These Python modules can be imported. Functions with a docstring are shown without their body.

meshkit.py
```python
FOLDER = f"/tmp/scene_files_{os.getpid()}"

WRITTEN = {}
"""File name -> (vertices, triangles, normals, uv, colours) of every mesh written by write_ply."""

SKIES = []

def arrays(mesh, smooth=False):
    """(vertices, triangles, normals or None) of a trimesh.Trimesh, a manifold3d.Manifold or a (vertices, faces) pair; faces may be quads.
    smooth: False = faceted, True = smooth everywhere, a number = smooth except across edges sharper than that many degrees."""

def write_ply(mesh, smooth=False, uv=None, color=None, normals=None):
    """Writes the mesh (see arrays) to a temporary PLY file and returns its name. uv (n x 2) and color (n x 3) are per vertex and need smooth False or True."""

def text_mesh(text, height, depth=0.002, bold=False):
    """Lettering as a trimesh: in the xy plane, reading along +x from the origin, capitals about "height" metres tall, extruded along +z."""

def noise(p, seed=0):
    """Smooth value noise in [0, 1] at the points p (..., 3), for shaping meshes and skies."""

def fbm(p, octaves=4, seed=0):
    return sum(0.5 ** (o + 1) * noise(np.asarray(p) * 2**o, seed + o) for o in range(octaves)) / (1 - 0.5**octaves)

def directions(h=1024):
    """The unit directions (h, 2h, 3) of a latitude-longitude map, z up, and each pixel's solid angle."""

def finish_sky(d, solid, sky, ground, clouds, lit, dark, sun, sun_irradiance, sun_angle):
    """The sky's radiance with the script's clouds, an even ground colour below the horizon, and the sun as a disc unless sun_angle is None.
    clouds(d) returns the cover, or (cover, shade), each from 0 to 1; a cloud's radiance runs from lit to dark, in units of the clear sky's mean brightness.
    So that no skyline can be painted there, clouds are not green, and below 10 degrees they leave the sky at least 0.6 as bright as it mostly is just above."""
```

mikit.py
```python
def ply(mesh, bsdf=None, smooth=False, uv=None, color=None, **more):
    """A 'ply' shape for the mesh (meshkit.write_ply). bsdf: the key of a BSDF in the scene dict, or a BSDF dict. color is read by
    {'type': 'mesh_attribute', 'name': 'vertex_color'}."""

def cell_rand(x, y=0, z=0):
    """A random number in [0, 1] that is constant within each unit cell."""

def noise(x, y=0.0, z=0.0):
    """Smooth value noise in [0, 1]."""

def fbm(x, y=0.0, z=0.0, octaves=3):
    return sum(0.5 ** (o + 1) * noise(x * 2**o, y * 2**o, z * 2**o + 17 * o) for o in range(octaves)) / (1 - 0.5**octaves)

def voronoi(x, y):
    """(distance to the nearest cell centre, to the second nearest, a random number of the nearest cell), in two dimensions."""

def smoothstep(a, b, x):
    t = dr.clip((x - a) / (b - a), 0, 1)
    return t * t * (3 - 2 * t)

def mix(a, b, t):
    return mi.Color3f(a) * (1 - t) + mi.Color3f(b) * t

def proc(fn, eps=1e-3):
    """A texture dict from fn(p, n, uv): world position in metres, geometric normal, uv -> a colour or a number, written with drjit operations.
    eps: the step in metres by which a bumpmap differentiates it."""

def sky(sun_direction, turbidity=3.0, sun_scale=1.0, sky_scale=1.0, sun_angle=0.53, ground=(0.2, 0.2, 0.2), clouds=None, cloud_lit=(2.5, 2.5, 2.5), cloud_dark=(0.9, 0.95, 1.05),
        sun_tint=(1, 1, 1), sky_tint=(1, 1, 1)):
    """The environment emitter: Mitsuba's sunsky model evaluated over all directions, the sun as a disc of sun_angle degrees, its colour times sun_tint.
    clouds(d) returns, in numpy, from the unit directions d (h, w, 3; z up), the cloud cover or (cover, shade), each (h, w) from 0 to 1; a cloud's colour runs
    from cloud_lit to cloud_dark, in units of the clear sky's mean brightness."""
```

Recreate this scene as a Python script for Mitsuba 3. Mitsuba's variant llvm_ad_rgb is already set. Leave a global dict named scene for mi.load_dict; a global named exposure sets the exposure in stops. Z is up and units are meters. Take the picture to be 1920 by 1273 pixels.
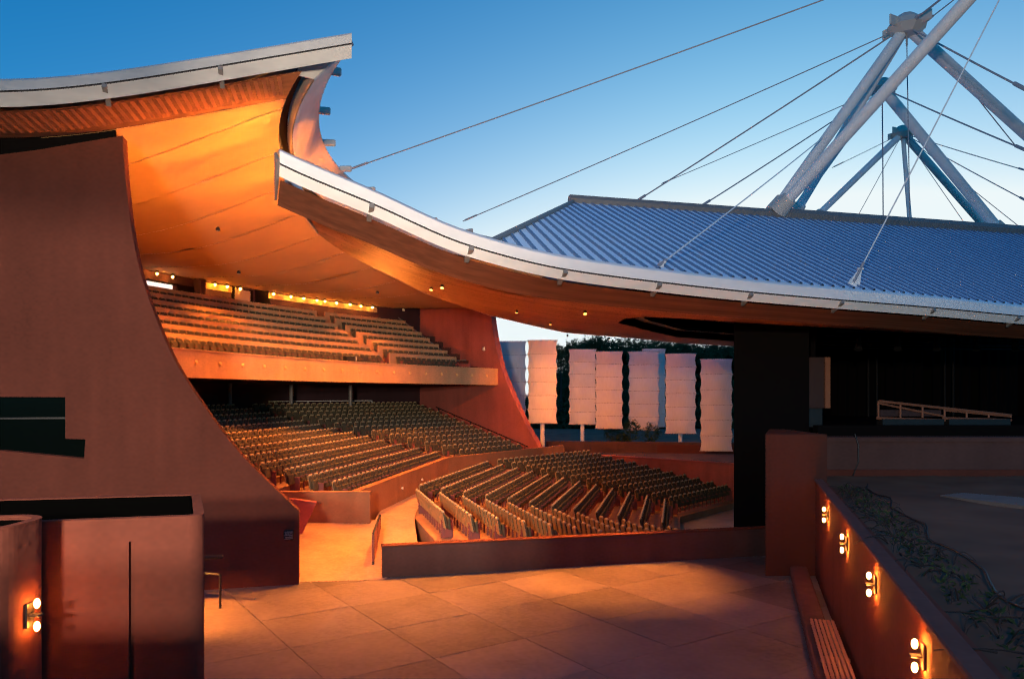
import math, random
import numpy as np, trimesh, shapely
import drjit as dr, mitsuba as mi
import mikit, meshkit
from shapely.geometry import Polygon, LineString, Point, box as sbox
from scipy.spatial import Delaunay
from scipy.interpolate import RBFInterpolator
from mikit import proc, noise, fbm, cell_rand, smoothstep, mix

T = mi.ScalarTransform4f
scene, labels = {}, {}
rng = np.random.default_rng(7)

# ------------------------------------------------------------------ camera, sky, exposure
EYE = 5.6
scene['camera'] = dict(type='perspective', fov=68.88, fov_axis='x', principal_point_offset_y=-0.0813, near_clip=0.1, far_clip=6000.0,
                       to_world=T().look_at(origin=[0, 0, EYE], target=[0, 1, EYE], up=[0, 0, 1]))
SUN_EL, SUN_AZ = math.radians(10), math.radians(20)
SUN = [math.sin(SUN_AZ) * math.cos(SUN_EL), math.cos(SUN_AZ) * math.cos(SUN_EL), math.sin(SUN_EL)]


def afterglow(d):
    """A thin bright veil of evening haze, low down on the side where the sun has set."""
    el = np.degrees(np.arcsin(np.clip(d[..., 2], -1, 1)))
    h = np.hypot(d[..., 0], d[..., 1]) + 1e-9
    side = (d[..., 0] * math.sin(SUN_AZ) + d[..., 1] * math.cos(SUN_AZ)) / h
    return np.clip(9.13 * np.exp(-0.16 * el - 6.69 * (1 - side)), 0, 1)


exposure = 3.0                                     # a long dusk exposure: every light below is dim in itself
DIM = 2.0 ** -exposure
scene['sky'] = mikit.sky(SUN, turbidity=2, sun_scale=0.0, sky_scale=3.567 * DIM, sky_tint=(0.03, 1.0, 1.985), ground=(0.1, 0.09, 0.08),
                         clouds=afterglow, cloud_lit=(4.63, 5.11, 5.18))
WARM = np.array([1.0, 0.26, 0.035])


# ------------------------------------------------------------------ helpers
def rgb(*c):
    return {'type': 'rgb', 'value': list(map(float, c))}


def numbered(key):
    if key not in used:
        used.add(key)
        return key
    n = 1
    while f'{key}_{n:03d}' in used:
        n += 1
    used.add(f'{key}_{n:03d}')
    return f'{key}_{n:03d}'


used = set()
LAMPS = []


def obj(name, mesh, bsdf, parent=None, smooth=False, **more):
    key = numbered(f'{parent}__{name}' if parent else name)
    if isinstance(mesh, dict):
        scene[key] = {**mesh, **more}
    else:
        scene[key] = mikit.ply(mesh, bsdf, smooth, **more)
    return key


def thing(name, label, cat, group=None):
    key = numbered(name)
    labels[key] = {'label': label, 'category': cat}
    if group:
        labels[key]['group'] = group
    return key


def kind(key, k):
    labels.setdefault(key, {})['kind'] = k
    return key


def struct(name, mesh, bsdf, smooth=False, parent=None):
    k = obj(name, mesh, bsdf, parent, smooth)
    if not parent:
        kind(k, 'structure')
    return k


cat = trimesh.util.concatenate


def bx(x0, x1, y0, y1, z0, z1):
    m = trimesh.creation.box((x1 - x0, y1 - y0, z1 - z0))
    m.apply_translation(((x0 + x1) / 2, (y0 + y1) / 2, (z0 + z1) / 2))
    return m


def orient(m, loc, ang=0.0):
    """Turn about z so that local +x points along ang (radians from world +x), then move."""
    m = m.copy()
    m.apply_transform(trimesh.transformations.rotation_matrix(ang, [0, 0, 1]))
    m.apply_translation(loc)
    return m


def chamfer(sx, sy, sz, c):
    """A box with its edges taken off: 24 vertices' hull."""
    p = []
    for a in (-1, 1):
        for b in (-1, 1):
            for d in (-1, 1):
                for k in range(3):
                    h = np.array([sx, sy, sz]) / 2 - c
                    h[k] += c
                    p.append(h * [a, b, d])
    return trimesh.convex.convex_hull(np.array(p))


def tube(p0, p1, r, r1=None, n=10):
    return pipe([p0, p1], [r, r if r1 is None else r1], n)


def pipe(pts, r, n=8):
    pts = np.asarray(pts, float)
    r = np.broadcast_to(r, len(pts))
    t = np.gradient(pts, axis=0)
    t /= np.linalg.norm(t, axis=1, keepdims=True)
    ref = np.array([0.31, 0.2, 0.93]) if abs(t[0] @ [0.31, 0.2, 0.93]) < 0.9 else np.array([1.0, 0, 0])
    vs = []
    for p, d, q in zip(pts, t, r):
        a = np.cross(d, ref); a /= np.linalg.norm(a)
        b = np.cross(d, a)
        w = np.arange(n) * 2 * np.pi / n
        vs.append(p + q * (np.cos(w)[:, None] * a + np.sin(w)[:, None] * b))
    v = np.vstack(vs)
    f = []
    for i in range(len(pts) - 1):
        for j in range(n):
            k = (j + 1) % n
            f += [[i * n + j, (i + 1) * n + j, (i + 1) * n + k], [i * n + j, (i + 1) * n + k, i * n + k]]
    m0, m1 = len(v), len(v) + 1
    v = np.vstack([v, pts[0], pts[-1]])
    e = (len(pts) - 1) * n
    for j in range(n):
        k = (j + 1) % n
        f += [[m0, j, k], [m1, e + k, e + j]]
    return trimesh.Trimesh(v, np.array(f)[:, ::-1], process=False)


def prism(poly, z0, z1):
    m = trimesh.creation.extrude_polygon(poly, z1 - z0, engine='earcut')
    m.apply_translation((0, 0, z0))
    return m


def plate(poly, origin, ux, thick):
    """A polygon in (horizontal along ux, height) made a plate of the given thickness, growing to the left of ux."""
    m = trimesh.creation.extrude_polygon(poly, thick, engine='earcut')
    v = np.array(m.vertices)
    ux = np.array([ux[0], ux[1], 0.0]); ux /= np.linalg.norm(ux)
    nn = np.array([-ux[1], ux[0], 0])
    w = np.array(origin) + v[:, :1] * ux + v[:, 1:2] * [0, 0, 1] + v[:, 2:3] * nn
    return trimesh.Trimesh(w, np.array(m.faces)[:, ::-1], process=False)


def wall(p0, p1, th, z0, z1, c=0.02):
    """A straight wall from p0 to p1 (plan), thickness th to the left of the way, softened edges."""
    p0, p1 = np.array(p0, float), np.array(p1, float)
    L = np.linalg.norm(p1 - p0)
    m = chamfer(L, th, z1 - z0, c)
    m.apply_translation((L / 2, th / 2, (z0 + z1) / 2))
    d = (p1 - p0) / L
    return orient(m, (p0[0], p0[1], 0), math.atan2(d[1], d[0]))


def sheet(poly, zfun, step=0.6):
    """A curved sheet over a plan polygon."""
    if poly.geom_type != 'Polygon':
        return cat([sheet(g, zfun, step) for g in poly.geoms if g.geom_type == 'Polygon' and g.area > 0.02])
    poly = shapely.segmentize(poly, step)
    x0, y0, x1, y1 = poly.bounds
    gx, gy = np.meshgrid(np.arange(x0, x1, step), np.arange(y0, y1, step))
    g = np.c_[gx.ravel(), gy.ravel()] + 0.013
    g = g[shapely.contains_xy(poly.buffer(-step * 0.4), g[:, 0], g[:, 1])]
    b = np.vstack([np.array(r.coords)[:-1] for r in [poly.exterior, *poly.interiors]])
    p = np.unique(np.round(np.vstack([b, g]), 5), axis=0)
    t = Delaunay(p).simplices
    c = p[t].mean(1)
    t = t[shapely.contains_xy(poly.buffer(1e-6), c[:, 0], c[:, 1])]
    a, q, e = p[t[:, 0]], p[t[:, 1]], p[t[:, 2]]
    ar = np.abs((q - a)[:, 0] * (e - a)[:, 1] - (q - a)[:, 1] * (e - a)[:, 0])
    t = t[ar > 1e-6]
    return trimesh.Trimesh(np.c_[p, zfun(p[:, 0], p[:, 1])], t, process=False)


def grid_mesh(P):
    """P (n, m, 3) -> quads."""
    n, m = P.shape[:2]
    i, j = np.meshgrid(np.arange(n - 1), np.arange(m - 1), indexing='ij')
    a = i * m + j
    f = np.stack([a, a + 1, a + m + 1, a + m], -1).reshape(-1, 4)
    return trimesh.Trimesh(P.reshape(-1, 3), np.vstack([f[:, [0, 1, 2]], f[:, [0, 2, 3]]]), process=False)


def polar(C, R, a):
    a = np.asarray(a)
    return np.stack([C[0] - R * np.cos(a), C[1] + R * np.sin(a)], -1)


def ring(C, R0, R1, a0, a1, z0, z1, n=None):
    """A closed sector of an annulus; angles in degrees from the -x axis towards +y."""
    n = n or max(3, int((a1 - a0) / 2.5))
    a = np.radians(np.linspace(a0, a1, n + 1))
    pi_, po = polar(C, R0, a), polar(C, R1, a)
    return prism(Polygon(np.vstack([po, pi_[::-1]])), z0, z1)


# ------------------------------------------------------------------ materials
def mat(key, d, two=False):
    scene[key] = {'type': 'twosided', 'bsdf': d} if two else d
    return key


def stucco(base, amount=0.22, scale=0.7):
    b = np.array(base)

    def fn(p, n, uv):
        big = fbm(p.x * scale, p.y * scale, p.z * scale * 0.6, 4)
        fine = fbm(p.x * 14, p.y * 14, p.z * 14, 2)
        streak = fbm(p.x * 3.1, p.y * 3.1, p.z * 0.22, 3)
        return mi.Color3f(*map(float, b)) * (1 - amount + amount * (0.9 * big + 0.5 * fine + 0.6 * streak))
    return fn


def rough_wall(base, bump=0.012, rough=0.9, two=False, amount=0.5):
    d = {'type': 'principled', 'base_color': proc(stucco(base, amount)), 'roughness': rough, 'specular': 0.25}
    if bump:
        d = {'type': 'bumpmap', 'arbitrary': proc(lambda p, n, uv: fbm(p.x * 9, p.y * 9, p.z * 9, 3), 0.01), 'scale': bump, 'bsdf': d}
    return {'type': 'twosided', 'bsdf': d} if two else d


def plain(c, rough=0.6, metallic=0.0, two=False, spec=0.4):
    d = {'type': 'principled', 'base_color': rgb(*c), 'roughness': rough, 'metallic': metallic, 'specular': spec}
    return {'type': 'twosided', 'bsdf': d} if two else d


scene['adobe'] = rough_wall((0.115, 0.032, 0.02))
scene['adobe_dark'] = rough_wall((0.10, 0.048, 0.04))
scene['adobe_shaded'] = rough_wall((0.075, 0.024, 0.016))  # adobe darkened; the dimness of the wing wall is in the colour
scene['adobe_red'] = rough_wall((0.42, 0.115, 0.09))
scene['concrete_warm'] = rough_wall((0.46, 0.33, 0.24), 0.003)
scene['ceiling_mat'] = rough_wall((0.66, 0.43, 0.19), 0, 0.8, True, 0.12)


def wood(base, ax):
    b = np.array(base)

    def fn(p, n, uv):
        s = p.x * ax[0] + p.y * ax[1]
        t = -p.x * ax[1] + p.y * ax[0]
        g = fbm(s * 0.5, t * 9, p.z * 9, 3)
        return mi.Color3f(*map(float, b)) * (0.62 + 0.6 * g) * (0.85 + 0.3 * cell_rand(t / 0.31))
    return fn


EU = np.array([0.94, 0.342]); EU /= np.linalg.norm(EU)
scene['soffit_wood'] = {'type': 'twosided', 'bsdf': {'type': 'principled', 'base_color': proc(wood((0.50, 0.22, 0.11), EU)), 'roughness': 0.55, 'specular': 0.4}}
scene['shaded_wood'] = {'type': 'twosided', 'bsdf': {'type': 'principled', 'base_color': proc(wood((0.2, 0.08, 0.045), EU)), 'roughness': 0.6}}  # soffit wood darkened; eave shade put into the colour
scene['plank_wood'] = plain((0.30, 0.12, 0.07), 0.6)
scene['white_metal'] = {'type': 'twosided', 'bsdf': {'type': 'principled', 'base_color': proc(lambda p, n, uv: mix((0.76, 0.74, 0.71), (0.87, 0.85, 0.82), fbm(p.x * 1.3, p.y * 1.3, p.z * 5, 3))), 'roughness': 0.45, 'specular': 0.5}}
scene['greyed_metal'] = {'type': 'twosided', 'bsdf': {'type': 'principled', 'base_color': proc(lambda p, n, uv: mix((0.40, 0.385, 0.36), (0.56, 0.54, 0.5), fbm(p.x * 1.3, p.y * 1.3, p.z * 4, 3))), 'roughness': 0.5, 'specular': 0.4}}  # white metal made greyer, so the audience roof edges look darker
scene['grey_metal'] = plain((0.22, 0.21, 0.2), 0.5, 0.2, True)
scene['groove'] = plain((0.04, 0.04, 0.045), 0.8, 0, True)
scene['steel_paint'] = {'type': 'principled', 'base_color': proc(lambda p, n, uv: mix((0.62, 0.6, 0.59), (0.78, 0.76, 0.74), fbm(p.x * 2, p.y * 2, p.z * 2, 3))), 'roughness': 0.65, 'specular': 0.3}
scene['mast_plate'] = plain((0.5, 0.46, 0.41), 0.5)
scene['cable_steel'] = plain((0.3, 0.3, 0.33), 0.75)
scene['blue_metal'] = {'type': 'twosided', 'bsdf': {'type': 'principled', 'base_color': proc(lambda p, n, uv: mix((0.52, 0.70, 0.88), (0.66, 0.82, 0.95), fbm(p.x * 0.9, p.y * 0.5, p.z * 2, 4))), 'roughness': 0.4, 'specular': 0.6}}
scene['blue_rib_shade'] = plain((0.10, 0.18, 0.32), 0.5, 0.0, True)  # roof blue darkened; rib shading put into the colour
scene['paving'] = {'type': 'bumpmap', 'arbitrary': proc(lambda p, n, uv: fbm(p.x * 16, p.y * 16, 0, 3), 0.01), 'scale': 0.004,
                   'bsdf': {'type': 'principled', 'base_color': proc(lambda p, n, uv: mix((0.075, 0.064, 0.06), (0.2, 0.172, 0.158), fbm(p.x * 0.55, p.y * 0.55, 3.0, 4) * 0.75 + 0.25 * fbm(p.x * 11, p.y * 11, 1.0, 2))), 'roughness': 0.7, 'specular': 0.35}}
scene['joint'] = plain((0.1, 0.085, 0.075), 0.95)
for _v, _k in ((0.82, 'paving_dark'), (1.15, 'paving_light')):
    scene[_k] = {'type': 'principled', 'base_color': proc((lambda v: lambda p, n, uv: mix((0.075 * v, 0.064 * v, 0.06 * v), (0.2 * v, 0.172 * v, 0.158 * v), fbm(p.x * 0.55, p.y * 0.55, 3.0, 4) * 0.75 + 0.25 * fbm(p.x * 11, p.y * 11, 1.0, 2)))(_v)), 'roughness': 0.7, 'specular': 0.35}
scene['parapet_mat'] = rough_wall((0.33, 0.15, 0.075), 0.003)
scene['floor_mat'] = rough_wall((0.30, 0.17, 0.11), 0.003, 0.7)
scene['pit_mat'] = rough_wall((0.25, 0.25, 0.27), 0, 0.7)
scene['dark_plum'] = rough_wall((0.055, 0.028, 0.034), 0, 0.85, True)
scene['near_black'] = plain((0.007, 0.006, 0.006), 0.9, 0, True, 0.0)  # also stands for shade in recesses and the unlit stage
scene['rigging'] = plain((0.022, 0.02, 0.02), 0.7, 0, False, 0.1)
scene['black_rail'] = plain((0.02, 0.02, 0.02), 0.4)
scene['seat_cloth'] = {'type': 'principled', 'base_color': proc(lambda p, n, uv: mix((0.06, 0.048, 0.028), (0.11, 0.09, 0.05), fbm(p.x * 6, p.y * 6, p.z * 6, 2))), 'roughness': 0.9}
scene['seat_shell'] = plain((0.36, 0.25, 0.12), 0.5)
scene['seat_end'] = plain((0.22, 0.07, 0.06), 0.6)
scene['balcony_mat'] = rough_wall((0.62, 0.36, 0.17), 0.002)
scene['amber_gloss'] = plain((0.9, 0.6, 0.2), 0.3)
scene['seat_lit_cap'] = plain((0.5, 0.4, 0.24), 0.5)  # pale caps; the lit dots on seat tops put into colour
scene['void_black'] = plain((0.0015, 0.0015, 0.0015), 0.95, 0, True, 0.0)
scene['pale_lens'] = plain((0.85, 0.8, 0.6), 0.3)
scene['door_mat'] = plain((0.72, 0.55, 0.36), 0.5)
scene['sail_cloth'] = {'type': 'twosided', 'bsdf': {'type': 'principled', 'base_color': proc(lambda p, n, uv: mix((0.62, 0.55, 0.5), (0.8, 0.73, 0.68), 0.5 * fbm(p.x * 1.4, p.y * 1.4, p.z * 0.5, 3) + 0.5 * fbm(p.x * 25, p.y * 25, p.z * 2, 2))), 'roughness': 0.85}}
scene['batten'] = plain((0.42, 0.34, 0.3), 0.6)
scene['forest_leaf'] = {'type': 'twosided', 'bsdf': {'type': 'principled', 'base_color': proc(lambda p, n, uv: mix((0.012, 0.028, 0.012), (0.045, 0.075, 0.03), noise(p.x * 0.7, p.y * 0.7, p.z * 0.7))), 'roughness': 0.8, 'specular': 0.1}}
scene['hill_soil'] = plain((0.03, 0.035, 0.02), 0.95, 0, False, 0.05)
scene['earth'] = {'type': 'bumpmap', 'arbitrary': proc(lambda p, n, uv: fbm(p.x * 7, p.y * 7, 0, 4), 0.01), 'scale': 0.03,
                  'bsdf': {'type': 'principled', 'base_color': proc(lambda p, n, uv: mix((0.05, 0.026, 0.016), (0.13, 0.07, 0.042), fbm(p.x * 0.8, p.y * 0.8, 0, 4))), 'roughness': 0.95}}
scene['pale_patch'] = rough_wall((0.13, 0.11, 0.10), 0.003)
scene['bark'] = plain((0.03, 0.022, 0.02), 0.9)
scene['bulb_glass'] = plain((0.9, 0.8, 0.6), 0.3)
scene['bench_wood'] = plain((0.36, 0.15, 0.1), 0.55)
scene['window_dark'] = plain((0.002, 0.004, 0.0035), 0.12, 0, False, 0.12)
scene['cabinet'] = plain((0.05, 0.02, 0.015), 0.6)
scene['cabinet_lit_edge'] = plain((0.3, 0.11, 0.05), 0.6)  # cabinet brown lightened for the edge that catches light


def area(v, col=WARM, weight=0.6):
    return {'type': 'area', 'radiance': rgb(*(np.array(col) * v * DIM)), 'sampling_weight': weight}


def spot(loc, target, power, cutoff=60, beam=30, key='lamp'):
    """The beam of a flood lamp; it sits in the mouth of the lamp's housing."""
    k = numbered(key)
    scene[k] = dict(type='spot', to_world=T().look_at(origin=list(map(float, loc)), target=list(map(float, target)), up=[0.1, 0.2, 0.97]), cutoff_angle=cutoff, beam_width=beam, intensity=rgb(*(WARM * power * DIM)), sampling_weight=4.0)


# ------------------------------------------------------------------ plan of the theatre
C = np.array([23.6, 32.5])                         # centre of the seating arcs, on the stage
N = np.array([-6.3, 22.08]); U = np.array([0.9703, 0.2421]); NU = np.array([-U[1], U[0]])   # near side wall: foot, way to the stage, way inwards
FP = np.array([2.2, 53.0]); W = np.array([0.7195, -0.6945]); NW = np.array([-W[1], W[0]])    # far side wall
K, RF = np.array([14.638, 31.9]), 22.487           # front edge of the audience roof
KB, RB = np.array([42.716, 17.604]), 58.334        # balcony front


def ceil_z(x, y):
    q = np.hypot(np.asarray(x) - K[0], np.asarray(y) - K[1]) - RF
    return zq(q)


def zq(q):
    return 12.0 + 0.04 * q + 0.408 * np.log1p(np.exp((7.6 - q) / 1.2))


# ------------------------------------------------------------------ ground, court, terraces
struct('ground', bx(-2500, 2500, -2500, 2500, -3.2, -3.0), 'hill_soil')
court_poly = Polygon([(-14, 2.5), (6.2, 2.5), (9.6, 24.4), (9.4, 26.5), (-3.97, 22.9), (-6.3, 23.0), (-15, 20.8)])
court = struct('court', prism(court_poly, -0.3, -0.03), 'joint')
d1 = np.array([math.sin(math.radians(146)), math.cos(math.radians(146))]); d2 = np.array([-d1[1], d1[0]])
S = 2.35
slab_rng = np.random.default_rng(3)
for i in range(-14, 14):
    for j in range(-14, 14):
        c0 = np.array([0.3, 17.2]) + d1 * i * S + d2 * j * S
        q = Polygon([c0, c0 + d1 * (S - 0.009), c0 + d1 * (S - 0.009) + d2 * (S - 0.009), c0 + d2 * (S - 0.009)]).intersection(court_poly)
        if q.geom_type == 'Polygon' and q.area > 0.15:
            q = q.buffer(-0.004)
            if q.is_empty or q.geom_type != 'Polygon':
                continue
            obj('paving_slab', prism(q, -0.03, float(slab_rng.uniform(-0.004, 0.004))), ('paving', 'paving', 'paving_dark', 'paving_light')[int(slab_rng.integers(4))], court)
# the way up from the court to the cross aisle
aisle_poly = Polygon([(-6.4, 22.3), (-3.9, 22.5), (-3.2, 25.5), *polar(C, 27.6, np.radians(np.linspace(-9, 45, 30))), *polar(C, 29.1, np.radians(np.linspace(45, -7.6, 30))), (-13, 28.8), (-13, 23), (-9, 22.3)])
walk = np.array([-0.2402, 0.9707])


def aisle_z(x, y):
    t = ((np.asarray(x) + 3.97) * walk[0] + (np.asarray(y) - 22.86) * walk[1]) / 5.6
    t = np.clip(t, 0, 1)
    return 0.8 * t - 0.012


struct('aisle', sheet(aisle_poly.buffer(0), aisle_z, 0.8), mat('floor_two', rough_wall((0.42, 0.27, 0.19), 0, 0.7, True)), True)
struct('pit_floor', prism(Polygon([(-3.6, 23.3), (9.4, 26.6), (22, 30), (22, 40), (13.8, 46.8), (4.9, 54.5), *polar(C, 27.0, np.radians(np.linspace(45, -18, 20)))]).buffer(0), -1.9, -1.25), 'pit_mat')

# low wall between the court and the lower seats, and the same on the far side
lw0, lw1 = np.array([-3.97, 22.86]), np.array([10.6, 26.45])
k = thing('parapet_wall', 'long low dark plastered wall between the paved court and the lower seats', 'wall')
obj('wall', wall(lw0, lw1, 0.3, -1.4, 0.93, 0.01), 'adobe_dark', k)
obj('coping', wall(lw0 - [0.02, 0.025], lw1 - [0.02, 0.025], 0.35, 0.932, 0.98, 0.012), 'adobe', k)
k = thing('parapet_wall', 'low red plastered wall along the far side of the lower seats', 'wall')
obj('wall', wall((4.3, 55.25), (16.2, 44.9), 0.3, -1.4, 1.22, 0.02), 'adobe_red', k)
obj('coping', wall((4.25, 55.25), (16.15, 44.85), 0.36, 1.222, 1.3, 0.015), 'adobe_red', k)
struct('terrace', prism(Polygon([(4.4, 55.3), (16.3, 45.0), (60, 45), (60, 110), (-20, 110), (-8, 70)]), -1.0, 0.55), 'earth')
k = thing('retaining_wall', 'long brown retaining wall below the white wind baffles', 'wall')
obj('wall', wall((3.0, 66), (21.5, 63.5), 0.5, 0.5, 1.5, 0.03), 'adobe_dark', k)
obj('wall', wall((11.6, 64.86), (21.5, 63.3), 0.4, 0.5, 1.28, 0.03), 'adobe', k)

# ------------------------------------------------------------------ near side wall with its long cut-out
edge = [(4.75, 12.85), (4.62, 10.99), (4.37, 9.35), (3.93, 7.86), (3.37, 6.51), (2.59, 5.22), (1.65, 3.9), (0.61, 2.78), (0.0, 2.16), (0.0, -0.2)]
top = []
for t in np.linspace(24, 5.2, 12):
    p = N - U * t
    top.append((t, 12.86 - 0.27 * min(t - 4.75, 3.5) - 0.03 * max(0, t - 8.25)))


def smooth_line(p, n=40):
    from scipy.interpolate import PchipInterpolator
    p = np.array(p)
    z = p[:, 1][::-1]
    f = PchipInterpolator(z, p[:, 0][::-1])
    zz = np.linspace(z[0], z[-1], n)[::-1]
    return list(zip(f(zz), zz))


curve = smooth_line(edge[:9])
outline = Polygon([(-t, z) for t, z in [(24, -0.2), *top, *curve, (0.0, -0.2)]])
hole = Polygon([(-16.0, 5.6), (-6.2, 5.53), (-6.2, 4.39), (-5.7, 4.36), (-5.73, 3.83), (-7.8, 4.09), (-16.0, 4.2)])
near_wall = thing('side_wall', 'tall brown plastered fin wall with a curved edge and a dark stepped window', 'wall')
obj('shade_filler', plate(Polygon([(-24, 11), (-4.95, 12.3), *[(-t, float(ceil_z(*(N - U * t))) + 0.1) for t in np.linspace(4.95, 24, 14)]]).buffer(0), (*(N + NU * 0.02), 0), U, 0.1), 'near_black', near_wall)  # black filler stands for the shade between wall top and ceiling
vent_hole = sbox(-0.44, 1.32, -0.13, 1.62)
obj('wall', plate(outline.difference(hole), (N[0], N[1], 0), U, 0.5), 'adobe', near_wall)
obj('window', plate(hole.buffer(0.02), (*(N + NU * 0.33), 0), U, 0.05), 'window_dark', near_wall)
labels[near_wall + '__window'] = {'label': 'dark stepped window cut into the wall'}
for a, b in (((-11.5, 5.5), (-11.5, 4.2)), ((-8.6, 5.5), (-8.6, 4.15)), ((-16, 4.95), (-6.25, 4.95))):
    d = chamfer(max(abs(a[0] - b[0]), 0.06), 0.08, max(abs(a[1] - b[1]), 0.06), 0.008)
    obj('window_bar', orient(d, (*(N + U * (a[0] + b[0]) / 2 + NU * 0.28), (a[1] + b[1]) / 2), math.atan2(U[1], U[0])), 'black_rail', near_wall)
v = obj('vent', orient(chamfer(0.28, 0.07, 0.3, 0.02), (*(N - U * 0.29 - NU * 0.02), 1.47), math.atan2(U[1], U[0])), 'black_rail', near_wall)
for i in range(5):
    obj('louvre', orient(chamfer(0.22, 0.03, 0.02, 0.004), (*(N - U * 0.29 - NU * 0.06), 1.37 + 0.05 * i), math.atan2(U[1], U[0])), 'grey_metal', v)
# stair cheek between the wall and the raised seats
k = thing('stair_wall', 'small sloped red stair wall behind the foot of the tall brown fin wall', 'wall')
obj('wall', plate(Polygon([(0, 0), (0.35, 0), (0.95, 1.35), (0.0, 1.5)]), (-7.95, 26.6, 0.4), (1, 0.12), 0.25), 'adobe_red', k)
for i in range(5):
    obj('step', bx(-11.5, -8.6 + 0.0, 25.2 + i * 0.6, 25.8 + i * 0.6, 0.3, 0.8 + 0.16 * i), 'floor_mat', k)

# far side wall
fe = [(5.31, 11.9), (4.85, 9.63), (4.17, 7.6), (3.06, 5.6), (1.71, 3.47), (0.67, 2.16), (-0.1, 1.1)]
ft = []
for t in np.linspace(24, 5.4, 12):
    p = FP - W * t
    ft.append((t, float(ceil_z(*p)) + 0.4))
outline = Polygon([(-t, z) for t, z in [(24, 0.0), *ft, *smooth_line(fe), (-0.1, 0.0)]])
far_wall = thing('side_wall', 'red plastered fin wall on the far side of the seats with a curved edge against the bright sky', 'wall')
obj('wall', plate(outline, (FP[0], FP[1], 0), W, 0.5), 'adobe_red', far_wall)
obj('wall_lamp', orient(chamfer(0.2, 0.12, 0.28, 0.03), (*(FP - W * 6.0 - NW * 0.05), 9.1), math.atan2(W[1], W[0])), 'pale_lens', far_wall)

# ------------------------------------------------------------------ lower seats: stepped floor
def phi_near(R, off):
    """Angle at which the arc of radius R meets the low wall's inner side."""
    a = np.radians(np.linspace(-40, 20, 1201))
    p = polar(C, R, a)
    d = lw1 - lw0; d = d / np.linalg.norm(d)
    s = (p - lw0) @ np.array([-d[1], d[0]])
    ok = s > off
    return math.degrees(a[np.argmax(ok)])


def phi_far(R, p0, way, off):
    """Angle at which the arc meets the line p0 + t*way, the free side being on its right."""
    a = np.radians(np.linspace(10, 75, 1301))
    p = polar(C, R, a)
    s = (p - p0) @ np.array([-way[1], way[0]])
    bad = s > -off
    return math.degrees(a[np.argmax(bad)]) if bad.any() else 75.0


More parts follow.
